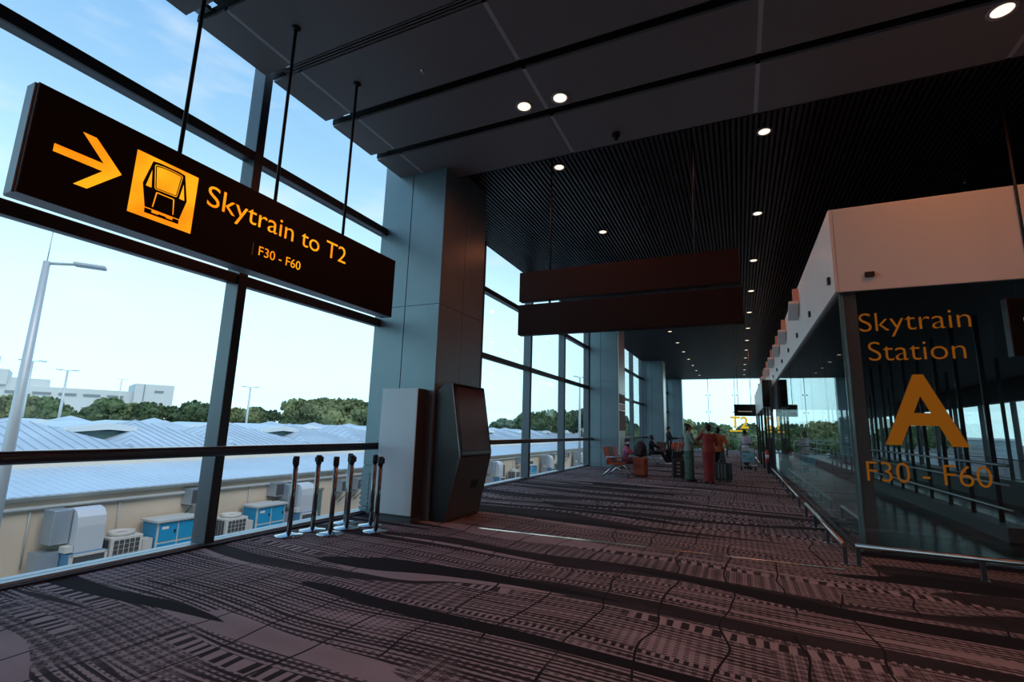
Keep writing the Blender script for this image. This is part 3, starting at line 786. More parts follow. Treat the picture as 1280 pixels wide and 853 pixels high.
def condenser(loc, label):
    t = empty('condenser_unit', loc, label=label, cat='air conditioner', group='cream condenser units along the service wall')
    MB().box(-.36, .36, -.42, .42, 0, .98).obj('cabinet', OFFW, t, bevel=.015)
    for sx in range(5):
        for sz in range(4):
            MB().box(.36, .372, -.33 + sx * .138, -.22 + sx * .138, .40 + sz * .13, .51 + sz * .13).obj('grille_slot', DGR, t)
    for sx in range(4):
        MB().box(-.28 + sx * .145, -.17 + sx * .145, -.432, -.42, .38, .92).obj('grille_slot', DGR, t)
    MB().lathe([(.33, .98), (.33, 1.10), (.30, 1.10), (.28, 1.0)], n=24).obj('fan_shroud', OFFW, t)
    MB().lathe([(.27, 1.02), (.05, 1.04)], n=16).obj('fan_guard', DGR, t)
    return t
def blue_unit(loc, label):
    t = empty('air_handler', loc, label=label, cat='air handler', group='blue air handlers along the service wall')
    MB().box(-.45, .35, -.62, .62, 0, 1.22).obj('frame', OFFW, t)
    MB().box(-.40, .30, -.632, -.62, .05, 1.18).obj('end_panel', CYAN, t)
    for (a, b) in ((-.58, -.03), (.02, .58)):
        for (c_, d_) in ((.05, .58), (.64, 1.17)):
            p = MB().box(.35, .366, a, b, c_, d_).obj('door', CYAN, t)
            MB().box(.366, .39, b - .1, b - .06, (c_ + d_) / 2 - .05, (c_ + d_) / 2 + .05).obj('handle', BLACK, p)
    MB().box(-.47, .45, -.70, .66, 1.22, 1.28).obj('rain_hood', mat('hood_grey', (.55, .55, .52), .6), t)
    MB().tube([(.366, .05, .30), (.40, .05, .30)], .09, 12).obj('flange', BLACK, t)
    MB().box(.366, .37, -.5, -.3, 1.0, 1.08).obj('warning_plate', mat('plate_white', (.8, .75, .72), .5), t)
    MB().box(-.1, .25, -.94, -.66, 0, .78).obj('side_cabinet', OFFW, t)
    return t
def bollard(loc, label):
    t = empty('marker_post', loc, label=label, cat='post', group='small yellow marker posts by the service wall')
    MB().tube([(0, 0, 0), (0, 0, .3)], .05, 8).obj('post', BLACK, t); MB().lathe([(.06, .22), (.06, .40), (.02, .42)], n=10).obj('cap', YEL, t)
XW = -16.70
du = duct_unit((XW, 7.85, GZ), 'white and grey bent duct unit outside, left of the first condenser')
dup(du, None, (XW, 15.35, GZ), label='white and grey bent duct unit outside behind the belt stanchions')
dup(du, None, (XW, 33.5, GZ), label='bent duct unit seen through the glass just right of the kiosk')
dup(du, None, (XW, 44.6, GZ), label='bent duct unit outside between the two far mullions')
dup(du, None, (XW, 54.5, GZ), label='bent duct unit outside by the middle column')
cd = condenser((XW, 8.97, GZ), 'cream condenser unit outside, left of the first blue air handler')
dup(cd, None, (XW, 12.45, GZ), label='cream condenser unit outside just right of the mullion')
dup(cd, None, (XW, 37.0, GZ), label='cream condenser unit outside right of the kiosk window bay')
dup(cd, None, (XW, 48.0, GZ), label='cream condenser unit outside in the far window bay')
bu = blue_unit((XW, 10.40, GZ), 'bright blue air handler outside, left of the mullion')
dup(bu, None, (XW, 13.85, GZ), label='bright blue air handler outside, right of the mullion')
dup(bu, None, (XW, 40.5, GZ), label='bright blue air handler far along the service wall')
bollard((XW + .5, 6.75, GZ), 'yellow marker post left of the bent duct unit'); bollard((XW + .5, 8.46, GZ), 'yellow marker post between duct unit and condenser')
bollard((XW + .5, 9.25, GZ), 'yellow marker post between condenser and blue air handler'); bollard((XW + .5, 11.85, GZ), 'yellow marker post left of the second condenser')
bollard((XW + .6, 17.9, GZ), 'yellow marker post right of the green door')
def wall_unit(y, z, label):
    t = empty('wall_unit', (-17.3, y, z), label=label, cat='air conditioner', group='grey boxes on brackets on the service wall')
    MB().box(.02, .50, -.24, .24, 0, .52).obj('casing', GALV, t); MB().box(.50, .515, -.19, .19, .05, .47).obj('grille', DGR, t)
    for s_ in (-.2, .2): MB().tube([(.0, s_, -.5), (.55, s_, -.02), (.0, s_, -.02)], .02, 6).obj('bracket', BLACK, t)
wall_unit(5.85, -1.85, 'grey boxed unit on a bracket at the far left of the window')
wall_unit(11.2, -1.45, 'grey boxed unit high on the cream wall left of the mullion')
wall_unit(14.55, -1.55, 'grey boxed unit high on the cream wall above the second air handler')
wall_unit(18.15, -1.75, 'dark boxed unit right of the green door'); wall_unit(19.2, -1.75, 'dark boxed unit nearest the pale cabinet')
for i, y_ in enumerate((30.5, 38.8, 46.8, 51.5)):
    wall_unit(y_, -1.55, ['grey boxed unit on the service wall right beside the kiosk', 'grey boxed unit on the service wall left of the second mullion', 'grey boxed unit on the service wall in the far bay', 'grey boxed unit on the service wall nearest the middle column'][i])

# ridge roofs beyond, bays across the view with white monitors between
rb = empty('ridged_roof_building', (-28, 25, GZ), label='low building with rows of pale hipped metal roofs behind the blue roof', cat='building')
MB().box(-16, 6.4, -34, 60, 0, 3.0).obj('body', CREAM2, rb)
MB().box(-16.2, 6.6, -34.2, 60.2, 3.0, 3.12).obj('roof_deck', ROOFB, rb)
seam_mb = MB(); bay = 4.75
for rowi, (xc, zt, sh) in enumerate(((0.0, 4.25, 0.0), (-9.0, 4.36, 1.2))):
    for k in range(19):
        yc = -33.9 + sh + k * bay; hx, hy, zb = 4.6, 2.5, 3.12
        ap = Vector((0 + xc, yc, zt))
        cs = [Vector((xc + hx, yc - hy, zb)), Vector((xc + hx, yc + hy, zb)), Vector((xc - hx, yc + hy, zb)), Vector((xc - hx, yc - hy, zb))]
        MB().add([ap] + cs, [(0, 1, 2), (0, 2, 3), (0, 3, 4), (0, 4, 1), (4, 3, 2, 1)]).obj('hip_roof', ROOFP, rb)
        if rowi == 0:
            for (c0, c1_) in ((cs[3], cs[0]), (cs[0], cs[1])):       # standing seams on the two slopes that show
                for q in range(13):
                    f_ = (q + .5) / 13; ba = c0.lerp(c1_, f_); tp = ap.lerp(c0 if f_ < .5 else c1_, abs(f_ - .5) * 2 * .97)
                    w_ = (c1_ - c0).normalized() * .018; up = Vector((0, 0, .022))
                    seam_mb.add([ba - w_, ba + w_, tp + w_, tp - w_, ba - w_ + up, ba + w_ + up, tp + w_ + up, tp - w_ + up],
                                [(0, 3, 2, 1), (4, 5, 6, 7), (0, 1, 5, 4), (1, 2, 6, 5), (2, 3, 7, 6), (3, 0, 4, 7)])
        if k % 2 == 0 or rowi:
            ym = yc + bay / 2; xm = xc + 1.6
            MB().prism([(ym - .95, 3.12), (ym + .95, 3.12), (ym + .95, 3.72), (ym - .95, 3.72)], 'x', xm - 3, xm).obj('roof_monitor', mat('monitor_green', (.10, .17, .16), .5), rb)
            MB().prism([(ym - 1.35, 3.66), (ym + .35, 3.80), (ym + 1.5, 3.70), (ym + 1.5, 3.92), (ym + .35, 4.10), (ym - 1.35, 3.84)], 'x', xm, xm + .35).obj('monitor_fascia', ROOFW, rb)
            MB().prism([(ym - 1.35, 3.84), (ym + .35, 4.10), (ym + 1.5, 3.92), (ym + 1.5, 3.96), (ym + .35, 4.14), (ym - 1.35, 3.88)], 'x', xm - 3.4, xm).obj('monitor_roof', ROOFB, rb)
seam_mb.obj('standing_seams', mat('seam_grey_blue', (.34, .42, .49), .6), rb, kind='stuff')

# light masts
POLEW = mat('mast_grey', (.55, .59, .62), .45, .3)
def mast(x, y, top, r, label, arms=1, armlen=1.0, rz=0.0):
    t = empty('light_mast', (x, y, GZ), rz, label=label, cat='lamp post', group='light masts outside')
    h = top - GZ
    MB().tube([(0, 0, 0), (0, 0, h * .5), (0, 0, h)], [r, r * .8, r * .5], 12).obj('mast', POLEW, t)
    for a in range(arms):
        an = 2 * PI * a / arms
        c_, s_ = math.cos(an), math.sin(an)
        MB().tube([(0, 0, h - .05), (.5 * armlen * c_, .5 * armlen * s_, h + .02), (.6 * armlen * c_, .6 * armlen * s_, h + .02)], .035, 6).obj('arm', POLEW, t)
        hb = MB().box(0, .62 * armlen, -.13, .13, -.03, .05).obj('lamp_head', mat('mast_head', (.5, .55, .58), .4), t, bevel=.02)
        hb.location = (.5 * armlen * c_, .5 * armlen * s_, h + .02); hb.rotation_euler = (0, 0, an)
    return t
m0 = mast(-15.0, 5.48, 5.05, .14, 'tall near light mast at the left edge of the window', 1, 1.0, .95)
MB().tube([(0, 0, 8.0), (0, 0, 8.9)], .012, 6).obj('lightning_rod', POLEW, m0)
for dx, dy, d_, el, lb in ((-.922, .386, 62, .066, 'twin-head light mast left of the white terminal roof block'), (-.937, .349, 55, .076, 'light mast behind the tall near mast'), (-.895, .446, 120, .058, 'distant light mast in front of the terminal building'),
                           (-.798, .602, 60, .058, 'slim light mast right of the window mullion'), (-.29, .957, 50, .105, 'light mast seen in the far bay by the middle column'), (-.755, .656, 75, .032, 'thin mast beside the big spreading tree')):
    mast(dx * d_, dy * d_, 1.42 + el * d_, .15, lb, 2, .75, 1.1)

# terminal building far away
TW = mat('terminal_white', (.62, .64, .64), .8, noise=.04, nscale=.05)
FW = mat('far_win', (.22, .24, .25), .3)
tb = empty('terminal_building', (-215.5, 126.7, GZ), math.atan2(65 - 126.7, -241 + 215.5), label='long white terminal building on the horizon behind the trees', cat='building')
# local +X runs left along the front, local -Y is away from the viewer
MB().box(12, 110, -22, 0, 0, 14.2).obj('main_block', TW, tb)
MB().box(49, 110, -20, 1, 14.2, 19.6).obj('upper_block', TW, tb)
MB().box(38, 49, -16, -2, 14.2, 17.0).obj('step_block', TW, tb)
MB().box(0, 13, -22, 3, 0, 17.4).obj('end_block', TW, tb)
for k in range(9): MB().box(16 + k * 7, 21 + k * 7, 0, .3, 11.4, 12.3).obj('window_strip', FW, tb)
MB().box(9.8, 10.1, 3, 3.2, 6, 17.2).obj('wall_joint', FW, tb)
MB().box(3.5, 6.5, 3, 3.3, 14.2, 15.0).obj('window_strip', FW, tb)
for k in range(4): MB().box(52 + k * 3, 52.4 + k * 3, -6, -5.6, 19.6, 24.5).obj('roof_mast', TW, tb)
MB().box(52, 61.4, -6, -5.6, 22, 22.4).obj('roof_mast_rail', TW, tb)

# ---- trees
LEAF = [mat('leaf_dark', (.065, .105, .045), .8, noise=.45, nscale=.5), mat('leaf_mid', (.105, .155, .065), .8, noise=.4, nscale=.5), mat('leaf_warm', (.17, .20, .085), .8, noise=.4, nscale=.5)]
BARK = mat('bark', (.13, .10, .08), .9)
def crown_mesh(name, lobes, n, size, m, seed):
    rnd = random.Random(seed); mb = MB()
    for i in range(n):
        (cx, cy, cz, rx, ry, rz_) = rnd.choice(lobes)
        while True:
            p = Vector((rnd.uniform(-1, 1), rnd.uniform(-1, 1), rnd.uniform(-1, 1)))
            if .35 < p.length < 1: break
        p = p.normalized() * (p.length ** .4)
        c_ = Vector((cx + p.x * rx, cy + p.y * ry, cz + p.z * rz_))
        s_ = size * rnd.uniform(.6, 1.3)
        e_ = Euler((rnd.uniform(0, 6), rnd.uniform(0, 6), rnd.uniform(0, 6))).to_matrix()
        q = [c_ + e_ @ Vector(v) * s_ for v in ((-.5, -.2, 0), (0, -.5, .1), (.5, -.15, 0), (.45, .3, .12), (-.05, .5, 0), (-.5, .25, .1))]
        mb.add(q, [(0, 1, 2, 3, 4, 5)])
    for (cx, cy, cz, rx, ry, rz_) in lobes:
        mb.ell((cx, cy, cz), (rx * .8, ry * .8, rz_ * .78), 10, 7)
    return mb.mesh(name, m)
def lobes_for(r, h, seed, flat=.6):
    rnd = random.Random(seed); out = []
    for k in range(9):
        a = rnd.uniform(0, 2 * PI); d_ = r * rnd.uniform(.1, .62)
        out.append((d_ * math.cos(a), d_ * math.sin(a), h * rnd.uniform(.60, .86), r * rnd.uniform(.34, .5), r * rnd.uniform(.34, .5), h * .17 * rnd.uniform(.8, 1.3) * flat / .6))
    return out
crowns = []
for k in range(5):
    crowns.append(crown_mesh('crown', lobes_for(4.6, 7.2, k + 3), 1500, .55, LEAF[k % 3 if k < 3 else k - 3], k))
trunk_me = MB().tube([(0, 0, 0), (.1, 0, 2.4), (0, .1, 4.8)], [.28, .2, .1], 8).tube([(.1, 0, 2.4), (1.4, .5, 4.6)], [.13, .06], 6).tube([(.1, 0, 2.2), (-1.2, -.6, 4.5)], [.13, .06], 6).mesh('trunk', BARK)
def tree(dx, dy, d_, top, k, wide, label):
    t = empty('tree', (dx * d_, dy * d_, GZ), random.uniform(0, 6), label=label, cat='tree', group='trees beyond the roofs')
    s_ = (top - GZ) / 7.3
    t.scale = (s_ * wide, s_ * wide, s_)
    inst('crown', crowns[k % 5], t, (0, 0, 0)); inst('trunk', trunk_me, t, (0, 0, 0))
azs = [(-.965, .26), (-.955, .296), (-.944, .329), (-.934, .357), (-.924, .382), (-.912, .41), (-.90, .436), (-.888, .46), (-.873, .488), (-.858, .514), (-.842, .539), (-.824, .567), (-.806, .592), (-.786, .618), (-.765, .644), (-.742, .67)]
tlab = ['at the left frame edge', 'next to the left edge', 'behind the tall near mast', 'right of the near mast', 'below the left part of the terminal', 'under the terminal roof step', 'under the middle of the terminal',
        'left of the terminal end block', 'below the terminal end block', 'just right of the terminal end block', 'left of the mullion', 'hidden half behind the mullion', 'right of the mullion', 'beside the slim mast', 'left of the big spreading tree', 'partly behind the big spreading tree']
for i, (a, b) in enumerate(azs):
    if i in (1, 5, 9, 14): continue
    l = math.hypot(a, b); tree(a / l, b / l, 82 + (i % 2) * 15, 3.2 + .8 * ((i * 7) % 4) / 3 - (.5 if i > 12 else 0), i, .95, 'green tree on the horizon ' + tlab[i])
# big spreading rain tree
bt = empty('spreading_tree', (-.705 * 62, .709 * 62, GZ), .4, label='large spreading tree right of the mullion above the ridged roofs', cat='tree')
bl = []
rnd = random.Random(5)
for k in range(22):
    a = rnd.uniform(0, 2 * PI); d_ = rnd.uniform(.5, 4.6)
    bl.append((d_ * math.cos(a) * 1.15, d_ * math.sin(a) * 1.15, 6.9 - .14 * d_ ** 1.45 + rnd.uniform(-.5, .2), rnd.uniform(1.0, 1.7), rnd.uniform(1.0, 1.7), rnd.uniform(.5, .8)))
for k in range(10):
    a = k * .63; bl.append((3.6 * math.cos(a), 3.6 * math.sin(a), 4.3 + .3 * (k % 3), 1.9, 1.9, 1.5))
inst('crown', crown_mesh('crown', bl, 5200, .42, LEAF[2], 77), bt, (0, 0, 0)); inst('trunk', trunk_me, bt, (0, 0, 0), scale=(1.6, 1.6, 1.0))
for i, (a, b, top) in enumerate(((-.49, .87, 2.4), (-.46, .887, 2.6), (-.43, .903, 2.9), (-.40, .917, 3.3), (-.37, .93, 3.9), (-.343, .94, 4.6), (-.315, .95, 5.2), (-.285, .958, 5.3), (-.25, .968, 4.6), (-.22, .975, 4.2))):
    tree(a, b, 78 + (i % 4) * 7, top, i + 1, .95, 'green tree outside the far bays, ' + ['behind the kiosk top', 'just right of the kiosk', 'left of the second far mullion', 'behind the second far mullion', 'left in the middle far bay', 'right in the middle far bay', 'behind the third far mullion', 'left of the middle column', 'seen between the middle and far columns', 'right in the bay between the middle and far columns'][i]) if i not in (1, 3, 6, 8) else None
# planting beyond the end window
for i, (x_, y_, top) in enumerate(((-9, 82, 3.6), (-5, 86, 3.0), (-1.5, 84, 2.6), (3, 88, 3.2), (7, 84, 3.4), (12, 86, 4.0), (17, 84, 4.2), (24, 88, 4.4))):
    l = math.hypot(x_, y_); tree(x_ / l, y_ / l, l, top, i + 2, 1.0, 'pale green tree beyond the end window, ' + ['far left', 'left behind the standing women', 'behind the red dressed woman', 'behind the T2 letters', 'right of the T2 letters', 'seen past the doorway portal', 'seen through the station glass', 'farthest right past the station glass'][i])
hd = crown_mesh('hedge_leaves', [(0, -14 + k * 1.6, 1.7, 1.3, 1.3, 1.1) for k in range(18)], 2600, .4, LEAF[1], 9)
h1 = empty('hedge', (-50, 24, GZ), .25, label='long clipped hedge below the distant trees', cat='hedge'); inst('leaves', hd, h1, (0, 0, 1.1))
MB().box(-.3, .3, -14, 13, 0, 1.6).obj('stems', BARK, h1)
h2 = empty('hedge', (-3, 62, GZ), PI / 2, label='dark clipped hedge just beyond the end window', cat='hedge'); inst('leaves', hd, h2, (0, 0, 1.9)); MB().box(-.3, .3, -14, 13, 0, 2.0).obj('stems', BARK, h2)
# low buildings beyond the end window and on the right
eb = empty('shelter_roof', (-3.0, 66, GZ), label='pale shelter roof with a red stripe beyond the end window', cat='shelter')
MB().prism([(-5, 3.4), (4, 4.4), (4, 4.6), (-5, 3.6)], 'y', -3, 3).obj('roof', ROOFW, eb)
MB().box(1.5, 2.6, -3.1, -3.0, 4.1, 4.6).obj('red_stripe', mat('stripe_red', (.5, .05, .04), .6), eb)
for x_ in (-4, 3): MB().box(x_ - .1, x_ + .1, -.1, .1, 0, 3.6).obj('post', POLEW, eb)
gb = empty('grey_block', (14, 95, GZ), label='low grey building beyond the end window on the right', cat='building')
MB().box(-8, 22, 0, 10, 0, 4.6).obj('body', mat('far_grey', (.30, .38, .42), .7), gb); MB().box(-8.2, 22.2, -.2, 10.2, 4.6, 4.9).obj('roof_edge', ROOFW, gb)
for k in range(6): MB().box(-6 + k * 4.5, -3 + k * 4.5, -.1, 0, 2.2, 3.8).obj('window', mat('far_win', (.22, .24, .25), .3), gb)
rw = empty('guideway_wall', (13.5, 25, GZ), label='pale concrete guideway wall outside the right windows', cat='wall')
MB().box(0, .5, -22, 40, 0, 3.5).obj('wall', mat('guideway', (.62, .60, .60), .8, noise=.06, nscale=.5), rw)
for k in range(13): MB().box(-.06, 0, -20 + k * 4.6, -19.7 + k * 4.6, 0, 3.5).obj('pilaster', mat('guideway', (.62, .60, .60), .8), rw)
for i in range(6): tree(.52 + i * .06, .80 - i * .05, 60 + (i % 2) * 6, 4.0 + (i % 3) * .5, i, 1.0, 'green tree outside the right windows, ' + ['leftmost seen', 'second from the left', 'third from the left', 'third from the right', 'second from the right', 'rightmost seen'][i])

# ================================================================ SEATS
def seat_row(loc, rz, cols, label):
    """a beam with three shell seats side by side along local X, facing local +Y"""
    t = empty('seat_row', loc, rz, label=label, cat='seats', group='rows of waiting seats')
    n = len(cols); w = .56
    MB().box(-n * w / 2, n * w / 2, -.05, .03, .33, .40).obj('beam', CHROME, t)
    for i, m in enumerate(cols):
        x = (i - (n - 1) / 2) * w
        sprof = [(-.22, .43), (.26, .455), (.285, .44), (.26, .40), (-.22, .385)]
        MB().prism(sprof, 'x', x - .255, x + .255).obj('seat', m, t, bevel=.015)
        bprof = [(-.19, .40), (-.145, .415), (-.30, .90), (-.335, .905), (-.25, .55)]
        MB().prism(bprof, 'x', x - .255, x + .255).obj('backrest', m, t, bevel=.012)
    for i in range(n + 1):
        x = -n * w / 2 + i * w
        MB().tube([(x, -.20, .42), (x, -.20, .62), (x, .20, .63), (x, .22, .45)], .014, 8).obj('armrest', CHROME, t)
    for x in (-n * w / 2 + .35, n * w / 2 - .35):
        MB().tube([(x, -.42, .02), (x, -.05, .36)], .022, 8).obj('leg', CHROME, t)
        MB().tube([(x, .38, .02), (x, -.02, .36)], .022, 8).obj('leg', CHROME, t)
        for yy in (-.42, .38): MB().lathe([(.035, 0), (.035, .02), (.015, .03)], (x, yy, 0), 10).obj('foot', BLACK, t)
    return t
SO = mat('seat_orange', (.42, .070, .018), .55); SBR = mat('seat_brown', (.085, .030, .022), .55); SBK = mat('seat_black', (.018, .019, .022), .5)
seat_row((-3.52, 15.95, 0), -PI / 2, [SO, SBR, SO], 'row of orange and brown waiting seats in front of the middle column')
seat_row((-3.78, 22.9, 0), -PI / 2, [SBK, SBK, SBK], 'row of black waiting seats behind the orange row')
seat_row((-3.15, 26.6, 0), PI, [SO, SO, SBR], 'farthest row of orange waiting seats, half hidden by people')

# ================================================================ PEOPLE
SKIN = mat('skin_tan', (.36, .19, .125), .55); SKIN2 = mat('skin_brown', (.21, .105, .065), .55)
HAIR = mat('hair_black', (.012, .010, .009), .45, bump=.4, nscale=60)
def remesh(mb, name, m, voxel, parent, smooth=4, **kw):
    o = mb.obj('remesh_tmp', m)
    a = o.modifiers.new('r', 'REMESH'); a.mode = 'VOXEL'; a.voxel_size = voxel; a.use_smooth_shade = True
    if smooth:
        b = o.modifiers.new('s', 'SMOOTH'); b.iterations = smooth; b.factor = .5
    dg = bpy.context.evaluated_depsgraph_get(); dg.update()
    me = bpy.data.meshes.new_from_object(o.evaluated_get(dg)); bpy.data.objects.remove(o)
    me.materials.clear(); me.materials.append(m)
    for p in me.polygons: p.use_smooth = True
    q = bpy.data.objects.new(name, me); C.objects.link(q); q.parent = parent
    return tag(q, **kw)
def capsule(mb, a, b, ra, rb):
    a, b = Vector(a), Vector(b)
    mb.tube([a, b], [ra, rb], 12); mb.ell(a, (ra, ra, ra), 12, 8); mb.ell(b, (rb, rb, rb), 12, 8)
def pose_joints(h, sit=False, lean=0.0, arms=None, feet=None):
    s = h / 1.66; J = {}
    pz = .53 * s if sit else .93 * s
    J['pel'] = Vector((0, 0, pz)); J['waist'] = Vector((0, lean * .3, pz + .14 * s)); J['chest'] = Vector((0, lean * .7, pz + .32 * s))
    J['neck'] = Vector((0, lean, pz + .48 * s)); J['head'] = Vector((0, lean * 1.1 + .015, pz + .615 * s))
    for n, sg_ in (('L', -1), ('R', 1)):
        J['hip' + n] = Vector((sg_ * .088 * s, 0, pz - .05 * s))
        if sit:
            J['kn' + n] = Vector((sg_ * .10 * s, .40 * s, .49 * s)); J['an' + n] = Vector((sg_ * .10 * s, .42 * s, .08))
        else:
            J['kn' + n] = Vector((sg_ * .082 * s, .02, .48 * s)); J['an' + n] = Vector((sg_ * .08 * s, 0, .08))
        if feet and n in feet:
            J['kn' + n], J['an' + n] = [Vector(v) for v in feet[n]]
        J['sh' + n] = Vector((sg_ * .172 * s, lean * .85, pz + .425 * s))
        if arms and n in arms:
            J['el' + n], J['wr' + n] = [Vector(v) for v in arms[n]]
        else:
            J['el' + n] = J['sh' + n] + Vector((sg_ * .05, -.02, -.28)) * s; J['wr' + n] = J['el' + n] + Vector((sg_ * .01, .07, -.24)) * s
    J['s'] = s
    return J
def hand(mb, wr, el, sg_, s):
    d = (wr - el).normalized(); side = d.cross(Vector((0, 0, 1)))
    if side.length < .2: side = Vector((0, 1, 0))
    side.normalize(); palm = d.cross(side).normalized()
    e = wr + d * .075 * s
    capsule(mb, wr, e, .026 * s, .030 * s); capsule(mb, wr + side * .014 * s + d * .03 * s, e + side * .014 * s, .02 * s, .022 * s); capsule(mb, wr - side * .014 * s + d * .03 * s, e - side * .014 * s, .02 * s, .022 * s)
    for k, ln in enumerate((.062, .074, .069, .052)):
        r0 = e + side * (k - 1.5) * .0195 * s
        m1 = r0 + d * ln * .55 * s + palm * .006 * s; m2 = m1 + d * ln * .40 * s + palm * .022 * s
        capsule(mb, r0, m1, .0095 * s, .0088 * s); capsule(mb, m1, m2, .0088 * s, .0078 * s)
    t0 = wr + d * .028 * s - side * .028 * s; t1 = t0 + (d * .03 - side * .022 + palm * .008) * s; t2 = t1 + (d * .028 - side * .004 + palm * .012) * s
    capsule(mb, t0, t1, .0115 * s, .0105 * s); capsule(mb, t1, t2, .0105 * s, .0085 * s)
def person(label, loc, rz, h, skin, top, bottom, sit=False, lean=0.0, arms=None, feet=None, hair='bun', sleeve=1.0, skirt=False, shoes=BLACK, mask=None, scarf=None, turn=0.0, topskirt=.06):
    t = empty('person', loc, rz, label=label, cat='person')
    J = pose_joints(h, sit, lean, arms, feet); s = J['s']
    mb = MB()
    # trunk, neck, head
    mb.loft([(0, 0, J['pel'].z - .10 * s, .12 * s, .09 * s), (0, 0, J['pel'].z, .165 * s, .115 * s), (0, J['waist'].y, J['waist'].z, .125 * s, .092 * s), (0, J['chest'].y, J['chest'].z, .155 * s, .108 * s),
             (0, J['neck'].y * .9, J['chest'].z + .10 * s, .15 * s, .085 * s), (0, J['neck'].y, J['neck'].z - .01 * s, .06 * s, .055 * s)])
    capsule(mb, J['neck'] - Vector((0, 0, .03 * s)), J['head'] - Vector((0, .01, .05 * s)), .052 * s, .048 * s)
    hc = J['head']; TR = Matrix.Rotation(turn, 3, 'Z')
    def H(v): return hc + TR @ (Vector(v) * s)
    mb.ell(H((0, -.012, .025)), (.072 * s, .088 * s, .085 * s)); mb.ell(H((0, .018, -.04)), (.054 * s, .062 * s, .066 * s))
    capsule(mb, H((0, .086, .008)), H((0, .098, -.022)), .009 * s, .014 * s)
    for sg_ in (-1, 1): mb.ell(H((sg_ * .073, -.008, -.008)), (.010 * s, .018 * s, .028 * s))
    for n, sg_ in (('L', -1), ('R', 1)):
        capsule(mb, J['hip' + n], J['kn' + n], .082 * s, .052 * s); capsule(mb, J['kn' + n], J['kn' + n].lerp(J['an' + n], .3), .052 * s, .056 * s)
        capsule(mb, J['kn' + n].lerp(J['an' + n], .3), J['an' + n], .054 * s, .034 * s)
        capsule(mb, J['an' + n] - Vector((0, .03, .035)), J['an' + n] + Vector((sg_ * .01, .15, -.045)), .034 * s, .028 * s)
        capsule(mb, J['sh' + n], J['el' + n], .052 * s, .040 * s); capsule(mb, J['el' + n], J['wr' + n], .040 * s, .027 * s)
        hand(mb, J['wr' + n], J['el' + n], sg_, s)
    remesh(mb, 'body', skin, .0085, t, 3)
    # face
    for sg_ in (-1, 1):
        MB().ell(H((sg_ * .030, .072, .012)), (.012 * s, .008 * s, .007 * s), 8, 6).obj('eye', mat('eye_dark', (.02, .015, .012), .3), t)
        a = MB(); capsule(a, H((sg_ * .016, .078, .032)), H((sg_ * .046, .068, .034)), .005 * s, .004 * s); a.obj('eyebrow', HAIR, t)
    if mask:
        m_ = MB(); m_.ell(H((0, .034, -.045)), (.060 * s, .070 * s, .058 * s)); remesh(m_, 'face_mask', mask, .01, t, 2)
    else:
        a = MB(); capsule(a, H((-.02, .078, -.055)), H((.02, .078, -.055)), .006 * s, .006 * s); a.obj('mouth', mat('lips', (.28, .10, .08), .5), t)
    # hair
    hm = MB()
    if scarf is None:
        hm.ell(H((0, -.022, .034)), (.082 * s, .092 * s, .090 * s)); hm.ell(H((0, -.055, -.02)), (.070 * s, .055 * s, .075 * s))
        if hair == 'bun': hm.ell(H((0, -.085, .085)), (.060 * s, .05 * s, .045 * s)); hm.ell(H((.03, -.05, .10)), (.04 * s, .04 * s, .03 * s))
        if hair == 'full': hm.ell(H((0, -.03, .055)), (.092 * s, .09 * s, .075 * s))
        if hair == 'long': hm.ell(H((0, -.07, -.12)), (.075 * s, .045 * s, .14 * s))
        remesh(hm, 'hair', HAIR, .012, t, 2)
    else:
        hm.ell(H((0, -.022, .032)), (.092 * s, .098 * s, .095 * s)); hm.loft([(J['neck'].x, J['neck'].y - .01, J['neck'].z - .13 * s, .16 * s, .12 * s), (J['neck'].x, J['neck'].y - .01, J['neck'].z - .02 * s, .12 * s, .10 * s), (J['neck'].x, J['neck'].y, J['neck'].z + .05 * s, .078 * s, .078 * s)])
        remesh(hm, 'head_scarf', scarf, .012, t, 2)
    # top
    tm = MB(); g = .016 * s
    zlo = J['pel'].z - topskirt * s
    tm.loft([(0, 0, zlo, .172 * s + g, .125 * s + g), (0, 0, J['pel'].z, .167 * s + g, .118 * s + g), (0, J['waist'].y, J['waist'].z, .130 * s + g, .096 * s + g), (0, J['chest'].y, J['chest'].z, .158 * s + g, .112 * s + g),
             (0, J['neck'].y * .9, J['chest'].z + .10 * s, .150 * s + g, .088 * s + g), (0, J['neck'].y, J['neck'].z - .018 * s, .068 * s, .060 * s)])
    for n in 'LR':
        capsule(tm, J['sh' + n], J['el' + n], .060 * s, .050 * s)
        if sleeve > .5: capsule(tm, J['el' + n], J['el' + n].lerp(J['wr' + n], (sleeve - .5) * 2 * .92), .050 * s, .040 * s)
    remesh(tm, 'top', top, .012, t, 3)
    bm_ = MB()
    if skirt and not sit:
        bm_.loft([(0, .01, .055, .150 * s, .135 * s), (0, .01, .30 * s, .150 * s, .125 * s), (0, .01, .55 * s, .165 * s, .125 * s), (0, 0, J['pel'].z - .08 * s, .182 * s, .135 * s), (0, 0, J['waist'].z - .05 * s, .145 * s, .108 * s)])
        remesh(bm_, 'long_skirt', bottom, .013, t, 3)
    elif skirt:
        bm_.ell((0, 0, J['pel'].z - .02), (.19 * s, .15 * s, .12 * s)); mid = (J['knL'] + J['knR']) / 2; ma = (J['anL'] + J['anR']) / 2
        for n in 'LR': capsule(bm_, J['hip' + n], J['kn' + n], .105 * s, .085 * s); capsule(bm_, J['kn' + n], J['an' + n] + Vector((0, 0, .03)), .085 * s, .075 * s)
        capsule(bm_, (0, .05, J['pel'].z), mid, .10 * s, .085 * s); capsule(bm_, mid, ma + Vector((0, 0, .05)), .085 * s, .08 * s)
